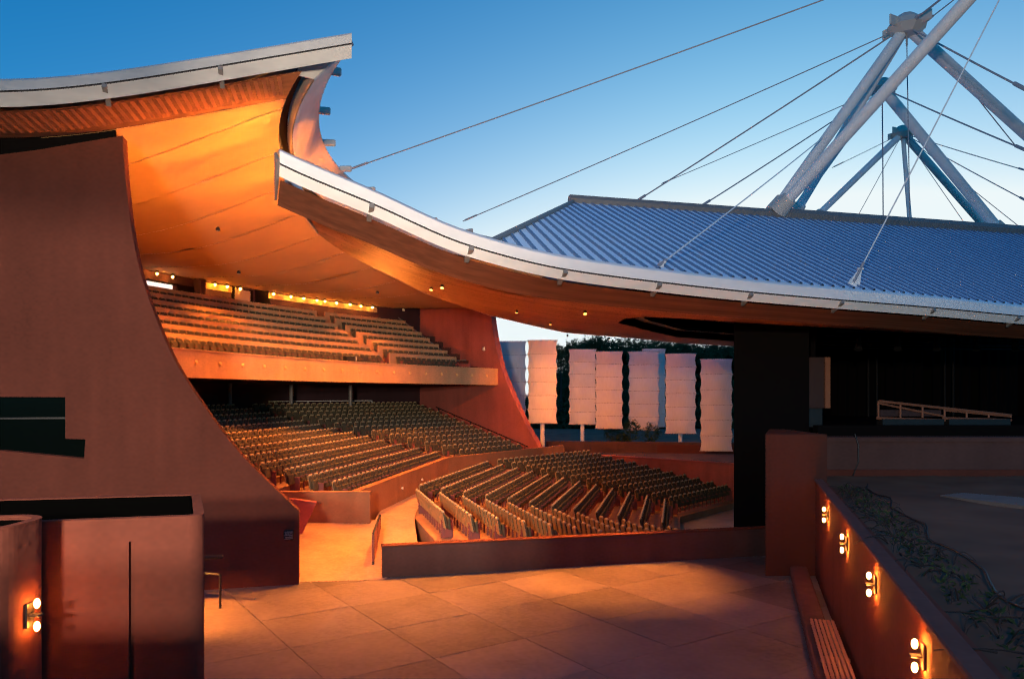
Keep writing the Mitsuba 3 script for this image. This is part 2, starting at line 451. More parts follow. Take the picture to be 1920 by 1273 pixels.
farway = np.array([11.9, -10.35]); farway /= np.linalg.norm(farway)
seats = []                                        # (x, y, z, heading of the sitter, block, row)


def rho(R, a, blk):
    """Rows are straight within a block: distance from C of the row R in the direction a (degrees)."""
    a = np.asarray(a, float)
    if blk == 'lower':
        m = np.where(a < -1.5, -15.45, np.where(a < 26.4, 12.45, 40.35))
    else:
        m = np.where(a < 22.0, 8.0, 36.0)
    return R * 0.985 / np.cos(np.radians(a - m))


def facing(a, blk):
    if blk == 'lower':
        return -15.45 if a < -1.5 else 12.45 if a < 26.4 else 40.35
    return 8.0 if a < 22.0 else 36.0


def poly_ring(R0, R1, a0, a1, z0, z1, blk):
    a = np.unique(np.r_[np.linspace(a0, a1, 24), [x + e for x in (-1.5, 26.4, 22.0) for e in (-0.01, 0.01) if a0 < x < a1]])
    A_ = np.radians(a)
    o = np.c_[C[0] - rho(R1, a, blk) * np.cos(A_), C[1] + rho(R1, a, blk) * np.sin(A_)]
    i = np.c_[C[0] - rho(R0, a, blk) * np.cos(A_), C[1] + rho(R0, a, blk) * np.sin(A_)]
    return prism(Polygon(np.vstack([o, i[::-1]])).buffer(0), z0, z1)


def lay_straight(R, a0, a1, z, blk, row, zone):
    if a1 <= a0:
        return
    f = facing((a0 + a1) / 2, zone)
    e = [polar(C, float(rho(R, a, zone)), math.radians(a)) for a in (a0, a1)]
    L_ = np.linalg.norm(e[1] - e[0])
    n = int(L_ / PITCH)
    for i in range(n):
        p = e[0] + (e[1] - e[0]) * ((i + 0.5) / n)
        seats.append((p[0], p[1], z, -math.radians(f), blk, row, i in (0, n - 1), -1 if i == 0 else 1))


ends = []
PITCH = 0.52


def lay_row(Cc, R, a0, a1, z, blk, row):
    n = int((math.radians(a1 - a0) * R) / PITCH)
    if n < 1:
        return
    mid = math.radians(a0 + a1) / 2
    da = PITCH / R
    for i in range(n):
        a = mid + (i - (n - 1) / 2) * da
        p = polar(Cc, R, a)
        seats.append((p[0], p[1], z, math.atan2(-math.sin(a), math.cos(a)), blk, row, i in (0, n - 1), -1 if i == 0 else 1))


lower = thing('seating_tier', 'sunken stepped floor of the lower seats beside the stage', 'seating tier')
for i in range(12):
    R = 16.6 + 0.95 * i
    z = 0.72 - 0.155 * (27.05 - R)
    a0, a1 = phi_near(R + 0.2, 0.32), phi_far(R + 0.2, np.array([4.3, 55.25]), farway, 0.05)
    obj('step', poly_ring(R - 0.475, R + 0.473 if i < 11 else R + 0.6, a0, a1, -1.5, z, 'lower'), 'floor_mat', lower)
    lay_straight(R, a0 + 1.2 / R * 57.3, -2.6, z, 'near', i, 'lower')
    lay_straight(R, -0.4, 25.3, z, 'centre', i, 'lower')
    lay_straight(R, 27.4, a1 - 0.9 / R * 57.3, z, 'far', i, 'lower')

k = thing('barrier', 'low dark red barrier beside the aisle at the left end of the low dark wall', 'barrier')
obj('panel', wall((-4.42, 23.9), (-4.85, 27.6), 0.06, 0.25, 1.12, 0.01), 'seat_end', k)
obj('rail', tube((-4.45, 23.9, 1.16), (-4.88, 27.6, 1.16), 0.035), 'black_rail', k)
for y_ in (23.95, 25.7, 27.5):
    obj('post', bx(-4.48 - (y_ - 23.9) * 0.116, -4.42 - (y_ - 23.9) * 0.116, y_, y_ + 0.06, -0.02, 1.14), 'black_rail', k)

# ------------------------------------------------------------------ raised seats
tier = thing('seating_tier', 'raised stepped floor of the seats under the balcony', 'seating tier')


def tier_far(R):
    return phi_far(R, FP - W * 0.0, W, 1.5)


for i in range(13):
    R = 30.0 + 0.95 * i
    z = 1.25 + 0.235 * i
    a0 = -math.degrees(math.asin((C[1] - 28.45) / R))
    a1 = tier_far(R)
    obj('step', poly_ring(R - 0.5, R + 0.449 if i < 12 else R + 5.6, a0, a1 + 2, 0.2, z, 'raised'), 'floor_mat', tier)
    m = 25.0 - (R - 30.4) * 0.7
    lay_straight(R, a0 + 0.7 / R * 57.3, m - 0.9 / R * 57.3, z, 'raised_near', i, 'raised')
    lay_straight(R, m + 0.9 / R * 57.3, a1 - 0.6 / R * 57.3, z, 'raised_far', i, 'raised')
obj('parapet', poly_ring(29.0, 29.32, -7.6, 47, 0.2, 1.95, 'raised'), 'parapet_mat', tier)
obj('end_wall', bx(-20, -5.35, 28.1, 28.42, 0.2, 1.95), 'parapet_mat', tier)
for a in (3, 10):
    p = polar(C, float(rho(28.95, a, 'raised')), math.radians(a))
    obj('step_light', orient(chamfer(0.08, 0.16, 0.1, 0.02), (p[0], p[1], 1.35), -math.radians(a)), 'pale_lens', tier)
# sloping rail along the far wall
p0, p1 = FP - W * 0.9 - NW * 0.6, FP - W * 11 - NW * 0.6
k = thing('handrail', 'dark sloping handrail at the foot of the far red fin wall', 'handrail')
obj('rail', tube((*p0, 1.9), (*p1, 4.6), 0.04), 'black_rail', k)
for t in np.linspace(0.03, 0.97, 6):
    q = p0 + (p1 - p0) * t
    zz = 1.9 + 2.7 * t
    obj('post', tube((*q, zz - 1.4), (*q, zz), 0.03), 'black_rail', k)

# concourse behind the raised seats: columns, rail, dark wall
cols = [(431, 47.0), (546, 50.0), (657, 53.0)]
for n_, (px, d) in enumerate(cols):
    x = (px - 960) / 1400 * d
    k = thing('column', ('first', 'second', 'third')[n_] + ' slim grey column from the left under the balcony', 'column', 'columns under the balcony')
    obj('shaft', pipe([(x, d, 3.6), (x, d, 6.3)], 0.13, 16), 'grey_metal', k, 40)
    obj('base', orient(chamfer(0.4, 0.4, 0.1, 0.02), (x, d, 4.12)), 'grey_metal', k)
k = thing('handrail', 'pale tubular rail behind the back row of the raised seats', 'handrail')
pts = np.array([(-17.6, 49.0), (-15.0, 52.0), (-10.5, 56.0)])
for a, b in zip(pts[:-1], pts[1:]):
    for z in (5.15, 4.75):
        obj('rail', tube((*a, z), (*b, z), 0.035), 'steel_paint', k)
for t in np.linspace(0, 1, 8):
    q = pts[0] + (pts[1] - pts[0]) * min(1, 2 * t) + (pts[2] - pts[1]) * max(0, 2 * t - 1)
    obj('post', tube((*q, 4.0), (*q, 5.15), 0.03), 'steel_paint', k)
for x, y in ((-16.05, 50.0), (-15.6, 50.3)):
    obj('panel', orient(chamfer(0.04, 0.3, 0.6, 0.01), (x, y, 4.5), 2.4), 'amber_gloss', k, emitter=area(0.9, (1.0, 0.7, 0.15)))  # glowing panels stand for small lit yellow shapes behind the rail

# ------------------------------------------------------------------ balcony
bal = thing('balcony', 'balcony with a warm lit front above the raised seats', 'balcony')


def bal_a(p):
    return math.degrees(math.atan2(p[1] - KB[1], KB[0] - p[0]))


def bal_far(R):
    a = np.radians(np.linspace(15, 55, 801))
    p = polar(KB, R, a)
    s = (p - FP) @ NW
    return math.degrees(a[np.argmax(s > -0.02)])


def bal_near(R):
    a = np.radians(np.linspace(-5, 40, 901))
    p = polar(KB, R, a)
    s = (p - N) @ NU
    return math.degrees(a[np.argmax(s > 0.55)])


a0, a1 = bal_near(RB), bal_far(RB)
obj('slab', ring(KB, RB + 0.26, RB + 9.2, bal_near(RB + 4), bal_far(RB + 4), 6.35, 6.78, 24), 'dark_plum', bal)
obj('parapet', ring(KB, RB, RB + 0.25, a0, a1, 6.32, 7.5, 40), 'balcony_mat', bal)
obj('coping', ring(KB, RB - 0.04, RB + 0.29, a0, a1, 7.502, 7.56, 40), 'balcony_mat', bal)
obj('sill', ring(KB, RB - 0.05, RB - 0.002, a0, a1, 6.33, 6.45, 40), 'balcony_mat', bal)
for i, a in enumerate(np.linspace(a0 + 4.0, a1 - 1.2, 22)):
    p = polar(KB, RB - 0.03, math.radians(a))
    m = trimesh.creation.icosphere(1, 0.1); m.apply_scale((0.45, 1, 1))
    obj('front_dome', orient(m, (p[0], p[1], 7.0), -math.radians(a)), 'amber_gloss', bal, True)  # small amber domes for the yellow spots along the front
ROWZ = []
for i in range(7):
    R = RB + 1.7 + 1.02 * i
    z = 7.25 + 0.52 * i
    n0, n1 = bal_near(R), bal_far(R)
    obj('step', ring(KB, R - 0.51, R + 0.51 if i < 6 else R + 0.9, n0, n1, 6.79, z, 30), 'adobe_dark', bal)
    # the right end lies behind a sloping stair wall
    lim = bal_far(R) - math.degrees(2.4 / R)
    mid = 32.2
    for e0, e1 in ((n0 + 0.3, mid - 0.3), (mid + 0.35, lim)):
        obj('row_board', ring(KB, R + 0.40, R + 0.45, e0, e1, z, z + 1.16, 20), 'balcony_mat', bal)
    lay_row(KB, R, n0 + 0.5, mid - 0.45, z, 'balcony_near', i)
    lay_row(KB, R, mid + 0.6, lim, z, 'balcony_far', i)
obj('front_step', ring(KB, RB + 0.27, RB + 1.18, a0, a1, 6.79, 6.95, 30), 'floor_mat', bal)
# sloping stair wall by the far fin
q0, q1 = FP - W * 5.6 - NW * 2.0, FP - W * 14.5 - NW * 2.0
L = np.linalg.norm(q1 - q0)
obj('stair_wall', plate(Polygon([(-L, 6.8), (0, 6.8), (0, 7.9), (-1.2, 7.9), (-L, 12.1)]), (*q0, 0), W, 0.2), 'adobe_red', bal)
obj('handrail', pipe([(*(q0 - NW * 0.3), 8.15), (*(q0 - W * 1.2 - NW * 0.3), 8.15), (*(q1 - NW * 0.3), 12.3)], 0.05), 'grey_metal', bal)
# dark projector boxes on the balcony front
for px, d, z in ((570, 41.5, 7.3), (655, 44.5, 7.75)):
    x = (px - 960) / 1400 * d
    k = thing('spotlight', 'black spotlight box hung on the balcony front' if z < 7.5 else 'black lamp box standing above the balcony front rail', 'spotlight')
    obj('housing', orient(chamfer(0.62, 0.5, 0.36, 0.05), (x + 0.0, d - 0.0, z), 0.6), 'black_rail', k)
    obj('bracket', orient(chamfer(0.7, 0.06, 0.08, 0.01), (x, d + 0.25, z - 0.12), 0.6), 'black_rail', k)
    obj('lens', orient(chamfer(0.05, 0.3, 0.26, 0.01), (x + 0.33, d + 0.2, z), 0.6), 'pale_lens', k)
    spot((x + 0.45, d - 0.35, z + 0.1), (-3.6, 27.5 if z < 7.5 else 31.5, 10.4), 420, 30, 14, k + '_beam')  # beam placed to brighten the stage roof soffit

# ------------------------------------------------------------------ back wall of the house
back = thing('back_wall', 'dark plum back wall above the top balcony row with a door and lit window', 'wall')
RBK = RB + 9.25
b0, b1 = bal_near(RBK), bal_far(RBK)


def back_at(px):
    """Angle on the back wall of the direction px (metres on the 1400 m plane)."""
    a = np.radians(np.linspace(b0, b1, 2000))
    p = polar(KB, RBK, a)
    return math.degrees(a[np.argmin(np.abs(p[:, 0] / p[:, 1] - (px - 960) / 1400))])


obj('wall', ring(KB, RBK, RBK + 0.4, b0, b1, 0.5, 13.2, 40), 'dark_plum', back)


def on_back(px0, px1, z0, z1, depth, th):
    e0, e1 = back_at(px0), back_at(px1)
    return ring(KB, RBK - depth - th, RBK - depth, min(e0, e1), max(e0, e1), z0, z1, 3)


for px0, px1 in ((366, 444), (502, 706)):
    obj('pale_band', on_back(px0, px1, 12.08, 12.46, 0.01, 0.05), 'ceiling_mat', back)  # pale band along the top of the back wall
lit = obj('window', on_back(262, 322, 11.15, 11.95, 0.02, 0.05), 'bulb_glass', back, emitter=area(1.0, (1.0, 1.02, 0.9)))
labels[lit] = {'label': 'bright white lit window of the control booth'}
obj('window_frame', cat([on_back(256, 330, 11.02, 11.12, 0.0, 0.12), on_back(256, 330, 11.98, 12.06, 0.0, 0.12)]), 'near_black', back)
obj('booth_window', on_back(332, 362, 10.95, 12.05, 0.02, 0.05), 'near_black', back)
dr_ = obj('door', on_back(438, 468, 10.5, 12.35, 0.02, 0.06), 'door_mat', back)
for e in (446, 456):
    obj('pane', on_back(e, e + 4, 10.85, 11.35, 0.09, 0.02), 'near_black', dr_)
obj('door_frame', cat([on_back(434.5, 437.5, 10.45, 12.45, 0.0, 0.12), on_back(468.5, 471.5, 10.45, 12.45, 0.0, 0.12)]), 'near_black', back)
obj('alcove_shade', on_back(478, 505, 10.4, 12.6, 0.01, 0.03), 'near_black', back)  # flat black panel; the shade of a recess put into colour
obj('pier', on_back(362, 372, 10.3, 13.1, 0.0, 0.6), 'dark_plum', back)
k = obj('exit_lamp', orient(trimesh.creation.icosphere(2, 0.14), (*polar(KB, RBK - 0.2, math.radians(back_at(461))), 12.75)), 'pale_lens', back, True, emitter=area(6))
k = obj('exit_lamp', orient(trimesh.creation.icosphere(2, 0.12), (*polar(KB, RBK - 0.3, math.radians(back_at(752))), 12.5)), 'pale_lens', back, True)

# ------------------------------------------------------------------ audience roof
def eave_near(t):
    return N - U * t - NU * 2.5


aud = thing('audience_roof', 'big swept audience roof with glowing warm ceiling and pale metal eaves', 'roof')
front = lambda q, n=70, a0=-36.0, a1=70.0: polar(K, RF + q, np.radians(np.linspace(a0, a1, n)))   # noqa: E731


def roof_poly(q, off):
    """Plan of the roof: behind the front arc, within the two eaves moved out by off."""
    arc = front(q)
    A = Polygon([*arc, *polar(K, 60, np.radians(np.linspace(70, -36, 20)))]).buffer(0)
    n0, n1 = N - NU * off + U * 20, N - NU * off - U * 60
    f0, f1 = FP + NW * off + W * 20, FP + NW * off - W * 60
    B = Polygon([n0, n1, n1 + [-10, 20], f1 + [-10, -20], f1, f0, (40, 40)])
    return A.intersection(B).buffer(0)


inner, outer = roof_poly(1.0, 0.03), roof_poly(1.0, 2.15)
# ceiling in long panels that run from the back wall to the front edge
aw = np.array([0.970, -0.242]); lw = np.array([0.242, 0.970])
M0 = np.array([-2.0, 37.5])
for i in range(-5, 6):
    l0, l1 = i * 3.6 - 1.2, (i + 1) * 3.6 - 1.2 - 0.06
    s = Polygon([M0 + lw * l0 - aw * 60, M0 + lw * l1 - aw * 60, M0 + lw * l1 + aw * 30, M0 + lw * l0 + aw * 30])
    q = inner.intersection(s).intersection(sbox(-34, 0, 30, 80))
    if not q.is_empty and q.area > 1:
        obj('ceiling_panel', sheet(q, ceil_z, 0.55), 'ceiling_mat', aud, True)
strip = outer.difference(inner.buffer(0.06)).intersection(sbox(-34, 0, 30, 80))
obj('overhang', sheet(strip, lambda x, y: ceil_z(x, y) - 0.004, 0.5), 'shaded_wood', aud, True)  # unlit look of the overhang comes from its darker wood
obj('deck', sheet(roof_poly(0.7, 1.4).intersection(sbox(-36, 0, 30, 80)), lambda x, y: ceil_z(x, y) + 0.6, 0.8), 'white_metal', aud, True)
# wooden ribs on the underside of the overhang
rib = []
for t in np.arange(-1.6, 12, 0.2):
    a, b = N - U * t - NU * 0.5, N - U * t - NU * 2.05
    if np.hypot(*(a - K)) - RF < 1.1 or np.hypot(*(b - K)) - RF < 1.1:
        continue
    c, e = N - U * (t + 0.1) - NU * 0.5, N - U * (t + 0.1) - NU * 2.05
    P = np.array([[(*a, ceil_z(*a) - 0.02), (*b, ceil_z(*b) - 0.02)], [(*c, ceil_z(*c) - 0.02), (*e, ceil_z(*e) - 0.02)]])
    obj('slat', grid_mesh(P), 'plank_wood', aud)


def eave(parent, line, inward, z0, n, ts, bracket_ts, rise=0.9, depth=1.3, low=0.33, face=0.6, metal='white_metal'):
    """Profile of a pale eave along a line: lower strip, dark groove, upper strip, and hung brackets. line(t) plan, inward unit, z0(t)."""
    P = np.array([line(t) for t in ts])
    Z = np.array([z0(t) for t in ts])
    I = np.array([inward(t) for t in ts])

    def row(off, dz):
        return np.c_[P + I * off, Z + dz]
    obj('lower_trim', grid_mesh(np.stack([row(0.17, 0.0), row(0.02, low - 0.02)])), metal, parent, True)
    obj('groove', grid_mesh(np.stack([row(0.05, low - 0.03), row(0.05, low + 0.04)])), 'groove', parent, True)
    obj('upper_trim', grid_mesh(np.stack([row(0.0, low + 0.02), row(0.06, face), row(0.2, face + 0.1), row(depth * 0.6, face + (rise - face) * 0.6), row(depth, rise)])), metal, parent, 25)
    for t in bracket_ts:
        p, i_, z = np.array(line(t)), np.array(inward(t)), z0(t)
        sl = (z0(t + 0.2) - z0(t - 0.2)) / 0.4
        w = np.array([i_[1], -i_[0]])
        q = lambda off, dz, s: np.array([*(p + i_ * off + w * s), z + dz])   # noqa: E731
        v = []
        for s in (-0.07, 0.07):
            v += [q(0.42, -0.1, s * 0.8), q(0.4, 0.02, s * 0.8), q(0.0, low + 0.0, s * 0.8), q(-0.02, low - 0.1, s * 0.8)]
        obj('bracket', trimesh.convex.convex_hull(np.array(v)), 'grey_metal', parent)


def aud_t(t):
    return N - U * t - NU * 2.55


def aud_z(t):
    p = N - U * t - NU * 2.15
    return float(ceil_z(*p)) + 0.0


# where the near eave meets the front arc
tt = np.linspace(-6, 3, 400)
qq = np.array([np.hypot(*(aud_t(t) - K)) - RF for t in tt])
t_tip = tt[np.argmin(np.abs(qq + 0.12))]
eave(aud, aud_t, lambda t: NU, aud_z, 0, np.linspace(t_tip, 14, 50), np.arange(t_tip + 3.3, 14, 2.7), 0.8, 1.2, 0.32, 0.6, 'greyed_metal')
# front edge: recess, gutter pipe, leaning fascia, anchors
A = np.radians(np.linspace(-36, 62, 90))
ok = [a for a in A if (polar(K, RF + 0.8, a) - N) @ NU > -1.75 and (polar(K, RF + 0.8, a) - FP) @ NW < 2.6]
A = np.linspace(ok[0], ok[-1], 70)


def arc3(q, z):
    a, q = A, np.broadcast_to(q, len(A))
    return np.c_[K[0] - (RF + q) * np.cos(a), K[1] + (RF + q) * np.sin(a), np.full(len(A), z)]


LEAN = 0.3 * np.exp(-(A - A[0]) / 0.2)


obj('edge_recess', grid_mesh(np.stack([arc3(1.0, zq(1.0)), arc3(0.97, zq(1.0) + 0.35), arc3(0.72, zq(1.0) + 0.35)])), 'groove', aud, 20)  # shade of the recess put into its dark colour
obj('gutter', pipe(arc3(0.62, zq(1.0) + 0.1), 0.11, 8), 'grey_metal', aud, True)
obj('front_fascia', grid_mesh(np.stack([arc3(0.55, zq(1.0) - 0.02), arc3(0.3, zq(1.0) + 0.55), arc3(-0.25 - LEAN, zq(1.0) + 1.2), arc3(-0.2 - LEAN, zq(1.0) + 1.32), arc3(0.7, zq(0.7) + 0.75)])), 'greyed_metal', aud, 25)
for a in np.arange(A[0] + 0.10, A[-1], 0.155):
    p = polar(K, RF - 0.45, a)
    m = chamfer(0.55, 0.14, 0.26, 0.04)
    obj('cable_anchor', orient(m, (p[0], p[1], zq(1.0) + 1.3), -a), 'greyed_metal', aud)
# near end cap of the front fascia
a = A[0]
P = [np.array([*polar(K, RF + q, a), z]) for q, z in ((0.55, zq(1) - 0.02), (0.3, zq(1) + 0.55), (-0.55, zq(1) + 1.2), (-0.5, zq(1) + 1.32), (0.9, zq(0.7) + 0.75), (1.0, zq(1.0)))]
obj('end_cap', trimesh.convex.convex_hull(np.vstack([np.array(P), np.array(P) - [0.02, 0.08, 0]])), 'greyed_metal', aud)

# ------------------------------------------------------------------ stage roof
sr = thing('stage_roof', 'lower swooping stage roof with timber soffit, white eaves and blue ribbed metal covering', 'roof')
E0 = np.array([-5.6, 17.2]); EN = np.array([-EU[1], EU[0]])
tab_t = [-0.6, 0.0, 2.39, 4.67, 7.3, 10.0, 13.2, 16.3, 20, 24.6, 29]
tab_z = [11.0, 10.68, 9.84, 9.05, 8.6, 8.42, 8.28, 8.2, 8.12, 7.98, 7.9]
from scipy.interpolate import PchipInterpolator   # noqa: E402
ez = PchipInterpolator(tab_t, tab_z)
st_line = lambda t: E0 + EU * t - EN * 0.38   # noqa: E731
eave(sr, st_line, lambda t: EN, lambda t: float(ez(t)), 0, np.linspace(0.22, 27, 70), [2.3, 4.75, 7.3, 10.1, 13.1, 16.4, 20.1, 23.9], 0.92, 1.5, 0.24, 0.55)
rear = np.array([(-5.45, 18.2, 10.75), (-5.6, 19.0, 10.6), (-5.9, 22.9, 10.5), (-5.3, 28.6, 10.45), (-4.0, 34.8, 10.3), (-1.2, 41.0, 9.95), (3.4, 47.5, 9.55), (8.9, 52, 9.5), (12.1, 54.6, 9.4), (18, 57.5, 9.3)])
band_t = np.linspace(0.25, 27, 30)
band = np.array([[*(E0 + EU * t + EN * 1.35), float(ez(t)) - 0.28] for t in band_t])
pts3 = np.vstack([band[1:], rear[1:], [(24, 40, 9.0), (24, 52, 9.0), (24, 58, 9.2), (6, 40, 9.2), (1, 34, 9.25)]])
rbf = RBFInterpolator(pts3[:, :2], pts3[:, 2], kernel='thin_plate_spline', smoothing=0.02)
sof_z = lambda x, y: rbf(np.c_[np.ravel(x), np.ravel(y)])   # noqa: E731
hole_pts = np.array([(26, 31.8), (12, 28.0), (6, 26.4), (4.9, 27.2), (4.5, 30), (4.8, 33.8), (7, 40.5), (10.5, 47.6), (15, 50.5), (26, 52)])
hole_poly = Polygon(hole_pts).buffer(0.8).buffer(-0.8)
outline_s = Polygon([*[tuple(b[:2]) for b in band], (23.5, 58), *[tuple(r[:2]) for r in rear[::-1]]]).buffer(0)
soffit = outline_s.difference(hole_poly)
# timber soffit in planks that run along the stage front
for i in range(80):
    o = i * 0.62
    s = Polygon([E0 + EN * o - EU * 40, E0 + EN * (o + 0.6) - EU * 40, E0 + EN * (o + 0.6) + EU * 60, E0 + EN * o + EU * 60])
    q = soffit.intersection(s)
    q = [g for g in getattr(q, 'geoms', [q]) if g.geom_type == 'Polygon' and g.area > 0.05]
    for g in q:
        obj('soffit_plank', sheet(g, sof_z, 0.55), 'soffit_wood', sr, True)
obj('soffit_backing', sheet(soffit, lambda x, y: sof_z(x, y) + 0.03, 0.8), 'groove', sr, True)
# timber band under the eave, its shadow put into the darker wood
P = np.stack([np.array([[*(E0 + EU * t + EN * 0.02), float(ez(t)) - 0.01] for t in band_t]), band])
obj('eave_band', grid_mesh(P), 'shaded_wood', sr, True)
# rear edge trim and the end at the tip
obj('rear_trim', grid_mesh(np.stack([rear - [0, 0, 0.02], rear + [-0.1, 0.0, 0.05], rear + [-0.08, 0, 0.4], rear + [0.12, 0, 0.46]])), 'white_metal', sr, 25)
tip = [np.array([*(E0 + EU * 0.22 + EN * o), float(ez(0.22)) + z]) for o, z in ((-0.38, 0.33), (0.02, -0.02), (1.0, -0.25), (1.1, 0.95))]
obj('tip_plate', trimesh.convex.convex_hull(np.vstack([tip, np.array(tip) + [-0.06, 0.0, 0.0]])), 'grey_metal', sr)
# rim of the stage opening
hb = np.array(shapely.segmentize(hole_poly.exterior, 0.5).coords)
hb = hb[(hb[:, 0] < 23)]
hz = sof_z(hb[:, 0], hb[:, 1])
# opening's inner cheeks, black for the shade inside
hb2 = np.array(shapely.segmentize(hole_poly.exterior, 0.6).coords)
hz2 = sof_z(hb2[:, 0], hb2[:, 1])
obj('stage_void', grid_mesh(np.stack([np.c_[hb2, hz2 - 0.02], np.c_[hb2, hz2 + 1.2]])), 'near_black', sr)
# upper deck over the soffit
obj('deck', sheet(outline_s.difference(hole_poly.buffer(-0.5)), lambda x, y: sof_z(x, y) + 0.42, 0.9), 'white_metal', sr, True)
# blue metal roof: ribbed panels from eave to ridge, far slope and hip end plain
RL, RR = np.array([2.8, 34.0, 14.35]), np.array([31.5, 41.55, 14.35])
bl_t = np.linspace(6.1, 33, 60)


def low_edge(t):
    q = E0 + EU * (t - 0.35) + EN * 1.12
    return np.array([*q, float(ez(min(t, 29))) + 0.93])


LOW = np.array([low_edge(t) for t in bl_t])
blue = thing('metal_roof', 'blue ribbed metal roof slope with a long grey ridge above the stage', 'roof')
rd = RR - RL
BL = low_edge(6.1)
RDIR = np.array([-0.20, 0.98]); RDIR /= np.linalg.norm(RDIR)     # ribs run square to the ridge


def cross_at(p, q0, q1):
    """Along RDIR from p to the line q0-q1: (way, place on the line), in plan."""
    d = (q1 - q0)[:2]
    A_ = np.array([[RDIR[0], -d[0]], [RDIR[1], -d[1]]])
    return np.linalg.solve(A_, (q0 - p)[:2])


def rib_line(t):
    """Foot on the eave and head on the ridge or, at the left corner, on the hip."""
    e = low_edge(t)
    k_, m_ = cross_at(e, RL, RR)
    if m_ >= 0:
        return e, RL + rd * m_
    k_, m_ = cross_at(e, BL, RL)
    return e, BL + (RL - BL) * np.clip(m_, 0, 1)


T_RIB = np.arange(6.25, 41, 0.43)
for t0, t1 in zip(T_RIB[:-1], T_RIB[1:]):
    (e0, r0), (e1, r1) = rib_line(t0), rib_line(t1)
    prof = [(0.0, 0.0), (0.72, 0.0), (0.76, 0.055), (0.95, 0.055), (1.0, 0.0)]
    nrm = np.cross(e1 - e0, r0 - e0)
    nrm = nrm / np.linalg.norm(nrm)
    if nrm[2] < 0:
        nrm = -nrm
    P = np.array([[e0 + (e1 - e0) * a_ + ((r0 + (r1 - r0) * a_) - (e0 + (e1 - e0) * a_)) * v_ + nrm * h_ for a_, h_ in prof] for v_ in (0.0, 1.0)])
    obj('roof_panel', grid_mesh(P[:, :2]), 'blue_metal', blue)
    obj('rib', grid_mesh(P[:, 1:]), 'blue_rib_shade', blue)
FE0, FE1 = np.array([9.0, 53.5, 9.9]), np.array([40.0, 58.0, 9.2])
hipend = np.array([[RL, low_edge(6.1)], [RL, FE0]])
obj('hip_slope', trimesh.Trimesh(np.array([low_edge(6.1), RL, FE0]), [[0, 1, 2]], process=False), 'blue_metal', blue)
obj('far_slope', trimesh.Trimesh(np.array([RL, RR, FE1, FE0]), [[0, 1, 2], [0, 2, 3]], process=False), 'blue_metal', blue)
rv = rd / np.linalg.norm(rd)
obj('ridge_cap', pipe([RL - rv * 0.2 + [0, 0, 0.1], RL + rv * 10.4 + [0, 0, 0.1]], 0.24, 6), 'grey_metal', blue)
obj('ridge_cap', pipe([RL + rv * 10.3 + [0, 0, 0.12], RR + rv * 2 + [0, 0, 0.12]], 0.3, 6), 'grey_metal', blue)
obj('hip_cap', tube(low_edge(6.1) + [0, 0, 0.05], RL + [0, 0, 0.05], 0.09), 'grey_metal', blue)

# ------------------------------------------------------------------ masts and stay cables
A0 = RL + rv * 10.55 + [0, 0, 0.2]
NODE = [np.array([19.8, 28.0, 23.4]), np.array([19.55, 37.0, 23.85]), np.array([23.8, 48.0, 25.3]), np.array([31.4, 60.0, 26.6])]


def P3(px, py, d):
    return np.array([(px - 960) / 1400 * d, d, EYE + (740 - py) / 1400 * d])


def mast(label, node, legs, hub=True):
    k = thing('steel_mast', label, 'mast', 'steel pipe masts over the stage roof')
    for p, r in legs:
        m0 = node + (p - node) / np.linalg.norm(p - node) * 0.5
        obj('leg', tube(m0, p, r, None, 14), 'steel_paint', k, 40)
        e = (p - node) / np.linalg.norm(p - node)
        obj('collar', tube(p - e * 0.9, p - e * 0.1, r * 1.35, r * 1.7, 12), 'mast_plate', k, 40)
    if hub:
        h = obj('hub', pipe([node - [0, 0, 0.42], node - [0, 0, 0.1], node + [0, 0, 0.25], node + [0, 0, 0.55]], [0.55, 0.95, 0.7, 0.35], 8), 'mast_plate', k)
        for a in range(4):
            obj('lug', orient(chamfer(0.7, 0.1, 0.5, 0.03), node + np.array([math.cos(a * 1.57 + .5), math.sin(a * 1.57 + .5), 0.05]) * 0.95, a * 1.57 + 0.5), 'mast_plate', h)
    return k


mast('nearest mast, its thick pipe crossing the sky to the top right edge', NODE[0], [(A0 + [0, 0.0, 0], 0.27)], True)
mast('tall pipe mast with the highest joint in view', NODE[1], [(A0 + rv * -0.1 + [0.0, 0.35, 0.0], 0.26), (P3(1487, 408, 45), 0.25), (P3(1960, 285, 42), 0.3)])
mast('middle pipe mast behind the tall one, its leg sloping down to the right', NODE[2], [(P3(1880, 440, 50), 0.33), (P3(1478, 410, 52), 0.22)])
mast('farthest and lowest pipe mast in view with an upright pole', NODE[3], [(P3(1525, 412, 58), 0.25), (P3(1850, 430, 64), 0.3), (P3(1707, 430, 60), 0.17)])
front_z = zq(1.0) + 1.3


def front_pt(a):
    return np.array([*polar(K, RF - 0.6, a), front_z])


